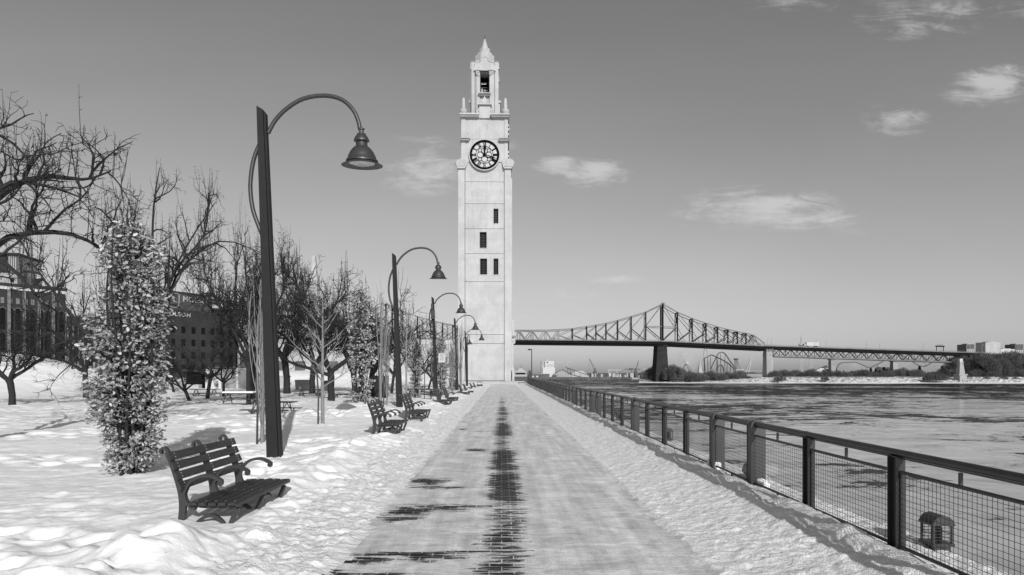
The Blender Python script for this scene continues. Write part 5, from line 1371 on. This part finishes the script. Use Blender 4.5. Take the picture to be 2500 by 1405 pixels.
# grain silo block
sD = 660
s0 = empty('grain_silo', at(1322, 922, sD), 0, 'white stepped silo building with a dark round emblem and conveyor at the far port', 'silo')
k_ = sD/1500
MB().box(3*k_, 33*k_, 0, 10, -3, 24*k_).build('lower_block', M_WHITE, s0); MB().box(9*k_, 31*k_, 1, 10, 24*k_, 40*k_).build('upper_block', M_WHITE, s0)
MB().box(0, 2.9*k_, 2, 12, -3, 41*k_).box(2.9*k_, 9*k_, 3, 12, 24*k_, 41*k_).build('stair_tower', M_FARG, s0)
MB().box(10*k_, 16*k_, 2, 8, 40*k_, 45*k_).build('roof_hut', M_FARG, s0)
b = MB(); b.prism([((14.5+2.2*math.cos(t))*k_, (37+2.0*math.sin(t))*k_) for t in [i*.628 for i in range(10)]], .7, .99)
for j in range(6): b.box((9.5+j*1)*k_, (30.5-j*.2)*k_, .93, .99, (25.5+j*1.6)*k_, (25.8+j*1.6)*k_) if j < 5 else None
b.build('emblem', M_FARD, s0)
b = MB(); b.bar((31*k_,3,37.5*k_),(74*k_,3,38.5*k_), 1.0, .8); b.bar((37*k_,3,25*k_),(37*k_,3,37.5*k_), .6); b.bar((60*k_,3,34*k_),(66*k_,3,31*k_), 1.6); b.build('conveyor', M_FARG, s0)
w0 = empty('gable_shed', at(1372, 923, 645), 0, 'grey gabled shed with ribbed front at the far port right of the silo', 'shed'); kk = 645/1500
b = MB(); b.prism([(-19*kk,-3),(19*kk,-3),(19*kk,9*kk),(0,20*kk),(-19*kk,9*kk)], 0, 14); b.build('wall', M_FARG, w0)
b = MB()
for j in range(9): x = (-16+4*j)*kk; b.box(x, x+.25, -.2, -.01, -2, (8+10*(1-abs(-16+4*j)/19))*kk)
b.build('ribs', M_FARD, w0)
MB().bar((0,-.3,20.5*kk),(19.5*kk,-.3,9.5*kk), .5).bar((0,-.3,20.5*kk),(-19.5*kk,-.3,9.5*kk), .5).build('roof_edge', M_FARD, w0)
MB().box(-19*kk,-13*kk,-.25,-.01,3*kk,6*kk).build('opening', M_DARKW, w0)
b = MB(); b.frustum(0,8,-3,6.5,17,8,4,2, 2)
b.build('material_heap', M_FARG, None, label='pale heap of bulk material beside the gabled shed', cat='heap').location = at(1412, 921, 655)
for (px0, pyl, px1, py1, lab) in ((1380,897,1440,918,'long sloping conveyor over the bulk heap'),(1404,905,1385,900,'short conveyor arm above the heap')):
    a = Vector(at(px0, pyl, 650)); c = Vector(at(px1, py1, 650)); b = MB(); b.bar(a, c, .7); b.bar(a.lerp(c,.1), Vector((a.lerp(c,.1).x, a.y, -4)), .4); b.bar(a.lerp(c,.6), Vector((a.lerp(c,.6).x, a.y, -4)), .4)
    b.build('conveyor', M_FARD, None, label=lab, cat='conveyor')
def crane(px, D, boom_px, boom_py, base_py, label, legs=True):
    base = P(px, 921, D); kk = D/1500; r = empty('port_crane', (base.x, base.y, base.z), 0, label, 'crane')
    H_ = (921-base_py)*kk
    b = MB()
    for sx in (-1,1):
        for sy in (-1,1): b.bar((sx*2,sy*2,-2),(sx*.9,sy*.9,H_*.7), .5)
    b.bar((0,0,H_*.6),(0,0,H_), 1.1); b.build('portal', M_FARD, r)
    tip = ((boom_px-px)*kk, 0, (921-boom_py)*kk); MB().bar((0,0,H_*.55), tip, .55).build('boom', M_FARD, r)
    MB().box(-2.2,1.4,-1.2,1.2,H_*.45,H_*.62).build('cab', M_FARD, r)
    MB().tube([tip, (tip[0]*.98, 0, H_*.6)], .07, 3).tube([(0,0,H_), tip], .1, 3).build('cable', M_FARD, r)
crane(1453, 650, 1439, 876, 899, 'dark port crane with boom leaning left, right of the silo'); crane(1552, 680, 1558.5, 881, 899, 'port crane with raised boom left of the bridge pier')
p = P(1541, 902, 670); MB().bar(p-Vector((7,0,0)), p+Vector((10,0,0)), .9).bar(p, Vector((p.x,p.y,-4)), .5).bar(p+Vector((4,0,0)), Vector((p.x+4,p.y,-4)), .5).box(p.x-2, p.x+2, p.y-1, p.y+1, p.z-1, p.z+1.2).build('gantry_crane', M_FARD, None, label='low gantry crane with horizontal jib left of the raised boom crane', cat='crane')
for (px0, px1, py, lab) in ((1483,1516,904,'pale gantry frame between the two cranes at the port'),(1570,1600,902,'pale gantry frame just left of the bridge pier')):
    a = P(px0, py, 720); c = P(px1, py, 720); b = MB(); b.bar(a, c, .8)
    for f in (.08,.2,.7): q = a.lerp(c, f); b.bar(q, Vector((q.x,q.y,-4)), .5)
    b.build('gantry_crane', M_FARG, None, label=lab, cat='crane')
rn = random.Random(21)
ORD_ = ['first','second','third','fourth','fifth','sixth','seventh','eighth','ninth','tenth','eleventh','twelfth','thirteenth','fourteenth','fifteenth','sixteenth','seventeenth','eighteenth','nineteenth','twentieth']+['twenty-'+q for q in ('first','second','third','fourth','fifth','sixth')]
for i in range(26):
    px = 1440+i*5.4+rn.uniform(-1.5,1.5); w = rn.uniform(2,6); h = rn.uniform(1.6,5); p = P(px, 921, 655+rn.uniform(-8,20))
    b = MB(); b.bbox(-w/2*.6, w/2*.6, -1.2, 1.2, 0, h, .06); 
    for j in range(4): b.box(-w*.28+j*w*.15, -w*.28+j*w*.15+.1, -1.26, -1.2, .1, h-.1)
    o = b.build('container', (M_FARD, M_FARG, M_WHITE)[rn.randint(0,2)], None, label=ORD_[i]+' small container or shed from the left along the far port quay', cat='container', group='containers along the far quay'); o.location = (p.x, p.y, -4.2)
# ship beyond the steps
sh = empty('ship', at(1271, 925, 300), 0, 'pale moored ship with rounded deckhouse and mast right of the tower base', 'ship'); kk = .2
MB().frustum(0,4,-4,1.0,3.6,4,4.0,5).build('hull', M_FARD, sh); MB().frustum(0,4,1.0,3.9,3.2,3,2.6,2.5).build('deckhouse', M_FARG, sh)
MB().box(-2.4,2.4,.8,.99,2.2,2.9).build('bridge_windows', M_DARKW, sh); MB().frustum(.2,4,3.9,5.0,1.5,1.5,.8,.8).build('wheelhouse', M_FARG, sh); MB().tube([(.3,4,5),(.3,4,7)], .08, 4).bar((-.3,4,6),(.9,4,6),.1).build('mast', M_FARD, sh)
p = P(1308, 925, 400); b = MB(); b.box(-5,9,0,4,0,3.0); qs = b.build('quay_shed', M_FARD, None, label='low dark flat-roofed shed on the quay left of the silo', cat='shed'); qs.location = (p.x, p.y, -2.6)
MB().box(-2.5,-1.2,-.1,-.01,.9,1.9).box(.3,1.6,-.1,-.01,.9,1.9).build('window', M_PALE, qs)
MB().box(-5.3,9.3,-.3,4.3,3.0,3.3).build('roof', M_FARG, qs)

# fun fair
F = 520.0; fk = F/1500
fw = empty('ferris_wheel', at(1675, 888, F+60), 0, 'pale ferris wheel on splayed dark legs behind the shore bushes', 'ferris wheel'); r_ = 24*(F+60)/1500
b = MB(); b.tube([(r_*math.cos(t), 0, r_*math.sin(t)) for t in [i*math.pi/24 for i in range(49)]], .22, 4); b.tube([(r_*.93*math.cos(t), 0, r_*.93*math.sin(t)) for t in [i*math.pi/24 for i in range(49)]], .14, 4); b.build('rim', M_FARG, fw)
b = MB()
for i in range(24): t = i*math.pi/12; b.tube([(0,0,0),(r_*.95*math.cos(t),0,r_*.95*math.sin(t))], .10, 3)
b.build('spokes', M_WHITE, fw); MB().tube([(0,-1,0),(0,1,0)], .7, 10).build('hub', M_WHITE, fw)
b = MB()
for dx in (-8, 8): b.tube([(0,-1.2,0),(dx,-2.5,-11)], .3, 4); b.tube([(0,1.2,0),(dx*.7,2.5,-11)], .3, 4)
b.build('support_leg', M_FARD, fw)
for (px, lab) in ((1657.5,'left of two thin masts in front of the ferris wheel'),(1664,'right of two thin masts in front of the ferris wheel')):
    p = P(px, 905, F+40); b = MB(); h = 46*(F+40)/1500
    for sx in (-.4,.4): b.tube([(sx,0,-4),(sx,0,h)], .12, 3)
    for k in range(int(h/1.5)): b.bar((-.4,0,k*1.5),(.4,0,k*1.5+1.5), .1)
    b.build('ride_mast', M_FARG, None, label=lab, cat='mast', group='ride masts').location = p
def track(name, pts, D, label, cat, w=.35, sup=7, m=M_FARD, dbl=1.0, base=-4.2):
    sp_ = spline([at(x, y, D) for x, y in pts], 5); r = empty(name, (0,0,0), 0, label, cat)
    b = MB(); b.tube(sp_, w, 5); b.tube([(x, y+1.3, z-.1) for x, y, z in sp_], w, 5)
    for i in range(0, len(sp_), 2): b.bar(sp_[i], (sp_[i][0], sp_[i][1]+1.3, sp_[i][2]-.1), .2)
    b.build('track', m, r); b = MB()
    for i in range(2, len(sp_), sup):
        x, y, z = sp_[i]; b.tube([(x, y+.6, z), (x-(1.2 if i % 2 else -1.0), y+.6, base)], w*.55, 4); b.tube([(x, y+.6, z), (x+.8, y+3, base)], w*.5, 4)
    b.build('supports', m, r)
track('roller_coaster', [(1722,905),(1720,880),(1721,874),(1727,872),(1733,868),(1738,867),(1752,873),(1770,882),(1785,893),(1797,905)], F, 'dark roller coaster with long falling track below the bridge', 'roller coaster')
track('roller_coaster', [(1735,902),(1745,882),(1752,868),(1758,861),(1766,861),(1774,868),(1783,882),(1792,893),(1802,905)], F+25, 'tall arched roller coaster hill right of the falling track', 'roller coaster', .3)
track('roller_coaster', [(1750,905),(1754,896),(1760,891),(1766,898),(1768,908)], F-8, 'small dark coaster loop low before the tall hill', 'roller coaster', .3, 9)
track('loop_arch', [(1716,908),(1717,885),(1719,860),(1723,848),(1727,860),(1730,885),(1732,908)], F+80, 'thin tall pale hoop rising up to the bridge deck', 'arch', .2, 60, M_FARG)
p = P(1797, 905, F); b = MB()
for dx in (-3.0,-1,1,3.0): b.tube([(dx*.35,0,9.3),(dx*.85,0,-4)], .22, 4)
b.tube([(1,0,8.5),(5,0,-1)], .15, 4); dr = b.build('thrill_ride', M_FARD, None, label='spread-legged ride with a dark disc top right of the coaster hill', cat='ride'); dr.location = p
MB().lathe([(.6,8.8),(1.9,9.0),(2.0,9.9),(1.6,10.2),(.3,10.0)], (0,0), 12).build('disc_top', M_FARD, dr)
p = P(1829, 905, F); b = MB(); b.bar((-3,0,-2),(-.3,0,5),.9); b.bar((-.6,0,-2),(1.4,0,8),.9); b.bar((.2,0,10),(3.8,0,10.3),.5); b.bar((-.3,0,5),(1.0,0,10),.8); b.bar((3.5,0,10),(3.9,0,0),.12)
b.build('swing_ride', M_FARG, None, label='leaning lattice arm ride left of the dark bridge pier', cat='ride').location = p
p = P(1709, 905, F); MB().frustum(0,0,-3,8.5,1.8,1.8,.2,.2).build('cone_ride', M_FARG, None, label='slim pointed cone between ferris wheel and coaster', cat='cone').location = p
p = P(1820, 903, F-20); MB().box(-8,-1,0,4,-2,-.8).box(-8,-1,0,4,-.3,.5).box(-9,18,1,3,-1.2,-.9).box(-8,8,0,5,-3,-2.1).build('platform_building', M_FARG, None, label='low pale terraces below the leaning ride near the pier', cat='building').location = p
# wooden coaster
wc = empty('wooden_coaster', (0,0,0), 0, 'large pale lattice wooden coaster behind the bridge approach piers', 'roller coaster')
WP = [(2042,906),(2050,888),(2075,885),(2090,885),(2106,891),(2122,898),(2135,893),(2160,880),(2185,867),(2200,867),(2222,880),(2245,893),(2262,893),(2290,875),(2310,867),(2335,868)]
sp_ = spline(WP, 6)
b = MB(); b.tube([at(x, y, 560) for x, y in sp_], .35, 4); b.tube([at(x, y+1, 563) for x, y in sp_], .35, 4); b.build('track', M_FARD, wc)
b = MB(); kx = 560/1500
for i in range(0, len(sp_)-1):
    x, y = sp_[i]; p = Vector(at(x, y, 560)); b.bar(p, Vector((p.x, p.y, -2)), .14); z = p.z-1.6; q2 = Vector(at(sp_[i+1][0], sp_[i+1][1], 560))
    while z > -2: b.bar((p.x, p.y, z), (q2.x, q2.y, z), .12); z -= 1.5
WQ = spline([(2190,905),(2215,890),(2235,880),(2255,893),(2275,880),(2330,872)], 6)
for i in range(len(WQ)-1): b.bar(at(WQ[i][0], WQ[i][1], 575), at(WQ[i+1][0], WQ[i+1][1], 575), .4)
b.build('lattice', M_FARG, wc)
# tent, sheds, monument, buildings at right
p = P(2003, 905, 480); MB().add([(-6,0,-3),(8,0,-3),(8,6,-3),(-6,6,-3),(-6,0,-1.2),(8,0,-1),(8,6,-1),(-6,6,-1.2),(6.5,3,4.2)], [(0,1,5,4),(1,2,6,5),(2,3,7,6),(3,0,4,7),(4,5,8),(5,6,8),(6,7,8),(7,4,8)]).build('tent', M_PALE, None, label='white pointed tent left of the second bridge approach pier', cat='tent').location = p
p = P(2165, 905, 500); MB().box(-6,8,0,6,-3,2.6).box(-7,-5.5,-.3,1,2,4.2).build('white_shed', M_FARG, None, label='pale shed under the bridge between two approach piers', cat='shed').location = p
mo = empty('monument', at(2355, 936, 425), 0, 'pale stone monument tapering to a square top on the far right bank', 'monument'); kk = 425/1500
MB().frustum(0,4,-.8,10*kk,24*kk*.62,5,9*kk,3).frustum(0,4,-.9,1.2,24*kk*.72,5.5,24*kk*.6,5).build('base', M_CONC, mo); MB().box(-10.5*kk,10.5*kk,1,7,19*kk,22*kk).frustum(0,4,10*kk,19*kk,8.9*kk,2.9,8.5*kk,2.8).build('pedestal', M_CONC, mo)
MB().frustum(0,4,22*kk,52*kk,6.8*kk,1.9,4*kk,1.2).build('shaft', M_CONC, mo); MB().box(-5*kk,5*kk,2.5,5.5,52*kk,53*kk).box(-3.6*kk,3.6*kk,3,5,53*kk,60*kk).build('capital', M_PALE, mo)
MB().bar((-5.5*kk,-1.3,2*kk),(-2*kk,.3,9*kk), .3).build('stair_stripe', M_WHITE, mo)
for (x0, x1, yt, D, m1, lab) in ((2360,2379,841,760,M_FARD,'small dark tower block behind the bridge end'),(2406,2443,836,760,M_FARG,'large pale windowless tower block right of the bridge end'),(2443,2478,853,790,M_PALE,'low pale block between the tower blocks at far right'),(2478,2499,841,790,M_FARD,'dark lattice-faced block at the right frame edge')):
    a = P(x0, yt, D); c = P(x1, yt, D); r = empty('tower_block', (a.x, a.y, -2), 0, lab, 'building'); w = c.x-a.x
    MB().box(0, w*.999, 0, 16, 0, a.z+2).build('wall', m1, r); MB().box(w*.3, w*.85, 3, 12, a.z+2, a.z+3).build('roof_house', M_FARG, r)
    if m1 is M_FARD:
        for i in range(4):
            for j in range(4): MB().box(w*(.08+.23*i), w*(.08+.23*i)+w*.14, -.15, -.01, 9+j*6.4, 13+j*6.4).build('window', M_FARG, r)

# scrub and trees on the far bank
def scrub(seed, n, w, h, blade=.5, ever=False):
    rn = random.Random(seed); b = MB(); tn = []
    for i in range(n):
        if ever:
            z = h*rn.random()**.8; rr = w*(1-z/h)*.9+.15; a = rn.uniform(0,6.28); q = Vector((rr*rn.random()**.5*math.cos(a), rr*rn.random()**.5*math.sin(a), z)); d = Vector((math.cos(a), math.sin(a), rn.uniform(-.3,.5))); wd = .16
        else:
            a = rn.uniform(0,6.28); rr = rn.random()**.6; z = rn.random()
            lim = math.sqrt(max(0,1-(rr*.92)**2)); q = Vector((w*rr*math.cos(a), w*rr*math.sin(a), h*(.12+.8*z*lim))); d = Vector((q.x/w*.7+rn.gauss(0,.35), q.y/w*.7+rn.gauss(0,.35), rn.uniform(.4,1.2))); wd = .05
            if float(vn(np.array([q.x*.8/w*3]), np.array([q.z/h*3+a]), seed)) < .33: continue
        d = d.normalized()*blade*rn.uniform(.6,1.4); s_ = perp(d, rn)*wd*blade*(1.2 if not ever else 1.5)
        b.add([q-s_, q+s_, q+d+s_*.3, q+d-s_*.3], [(0,1,2,3)]); tn += [rn.random()]*4
    b.tone = tn; return b
def stem_mesh(h, r, seed):
    rn = random.Random(seed); b = MB()
    b.tube([(0,0,-.5),(.1,0,h*.45)], [r, r*.6], 5)
    for i in range(6):
        q, _ = walk(rn, Vector((0,0,h*rn.uniform(.1,.4))), Vector((rn.gauss(0,.6), rn.gauss(0,.6), 1)), h*.5, 4, .15, Vector((0,0,.1))); b.tube(q, [r*.5,r*.4,r*.3,r*.2,r*.1], 4, False)
    return b.mesh('trunk', M_BARK)
SC = [(stem_mesh(5,.12,1), scrub(1, 4200, 2.8, 5.0, .6).mesh('crown', M_SCRUB)), (stem_mesh(4,.1,2), scrub(2, 3600, 3.2, 4.0, .55).mesh('crown', M_SCRUB)), (stem_mesh(10,.25,3), scrub(3, 11000, 4.6, 10.0, .75).mesh('crown', M_SCRUB)), (stem_mesh(7,.2,4), scrub(4, 3600, 1.7, 7.0, .42, True).mesh('crown', M_EVER))]
rn = random.Random(5)
ORD = ['leftmost','second','third','fourth','fifth','sixth','seventh','eighth','ninth','tenth','eleventh','twelfth','thirteenth','fourteenth','fifteenth','sixteenth','seventeenth','eighteenth','nineteenth','twentieth']+['twenty-'+q for q in ('first','second','third','fourth','fifth','sixth','seventh','eighth','ninth')]+['thirtieth']
def far_plants(lst, name, cat, group, labf):
    cnt = {}
    for k, (v, px, D, sc, zg) in enumerate(sorted(lst, key=lambda q: q[1])):
        w = where(px); cnt[w] = cnt.get(w, 0)+1
        p = P(px, 909, D); put_tree(name, SC[v], (p.x, p.y, zg), sc, R(rn.uniform(0,360)), ORD[min(cnt[w]-1, len(ORD)-1)]+' '+labf(k, px), group, cat)
def where(px):
    if px < 1600: return 'left of the dark bridge pier'
    if px < 1700: return 'near the ferris wheel'
    if px < 1800: return 'below the roller coaster'
    if px < 1862: return 'left of the pale bridge pier'
    if px < 2020: return 'right of the pale bridge pier'
    if px < 2180: return 'between the two far approach piers'
    if px < 2330: return 'below the wooden coaster'
    if px < 2400: return 'beside the stone monument'
    return 'below the tower blocks'
g1 = []
for i in range(64):
    px = 1588+i*4.3+rn.uniform(-2,2)
    if 1606 < px < 1632: continue
    g1.append((rn.choice((0,1)), px, 432+rn.uniform(3,22)+(10 if px < 1640 else 0), rn.uniform(.9,1.7)*(1.5 if px < 1602 or 1634 < px < 1665 else 1.0)*(.55 if px > 1812 else 1), -5.3))
far_plants(g1, 'shore_bush', 'bush', 'bare bushes along the far shore', lambda k, px: 'bare shore bush '+where(px))
g2 = []
for i in range(70):
    px = 1890+i*9+rn.uniform(-3,3); g2.append((rn.choice((0,1,1)), px, 441+rn.uniform(0,22), rn.uniform(.8,1.6), -2.3))
far_plants(g2, 'bank_bush', 'bush', 'bushes on top of the rocky bank', lambda k, px: 'bush atop the rocky bank '+where(px))
far_plants([(0, px, D, s_, -4.9) for px, D, s_ in ((1908,425,1.0),(1898,423,.8),(2014,424,.9),(2270,424,1.3),(2285,422,1.1),(2300,424,1.2),(2262,427,.9),(2410,428,.8),(2450,427,.9),(2480,428,.7))], 'slope_shrub', 'bush', 'shrubs on the rocky slope', lambda k, px: 'low shrub on the rocky slope '+where(px))
g3 = []
for i in range(34):
    px = 2328+i*6.0+rn.uniform(-3,3); g3.append((2, px, 452+rn.uniform(0,40), rn.uniform(1.5,2.2)*(1.0 if px > 2345 else .85), -2.3))
for px in (2140, 2195, 2215, 2245, 2105, 2095): g3.append((2, px, 470, .6, -2.2))
far_plants(g3, 'woodland_tree', 'tree', 'bare woodland on the right bank', lambda k, px: 'tall bare woodland tree '+where(px))
g4 = [(3, px, 468+rn.uniform(-8,8), s_, -2.2) for px, s_ in ((2041,.9),(2052,.6),(2126,1.0),(2138,.9),(2148,.8),(2158,1.1),(2165,.9),(2172,.8),(2245,1.2),(2300,1.2),(2316,1.1),(2325,1.1),(2060,.7))]
far_plants(g4, 'evergreen_tree', 'tree', 'evergreens behind the rocky bank', lambda k, px: 'dark pointed evergreen '+where(px))
MB().tube([at(1890, 919.5, 440), at(2200, 919.5, 440)], .14, 4).tube([at(2200, 919.5, 440), at(2499, 920.5, 440)], .14, 4).build('bank_railing', M_FARD, None, label='thin dark railing along the top of the rocky bank', cat='railing')
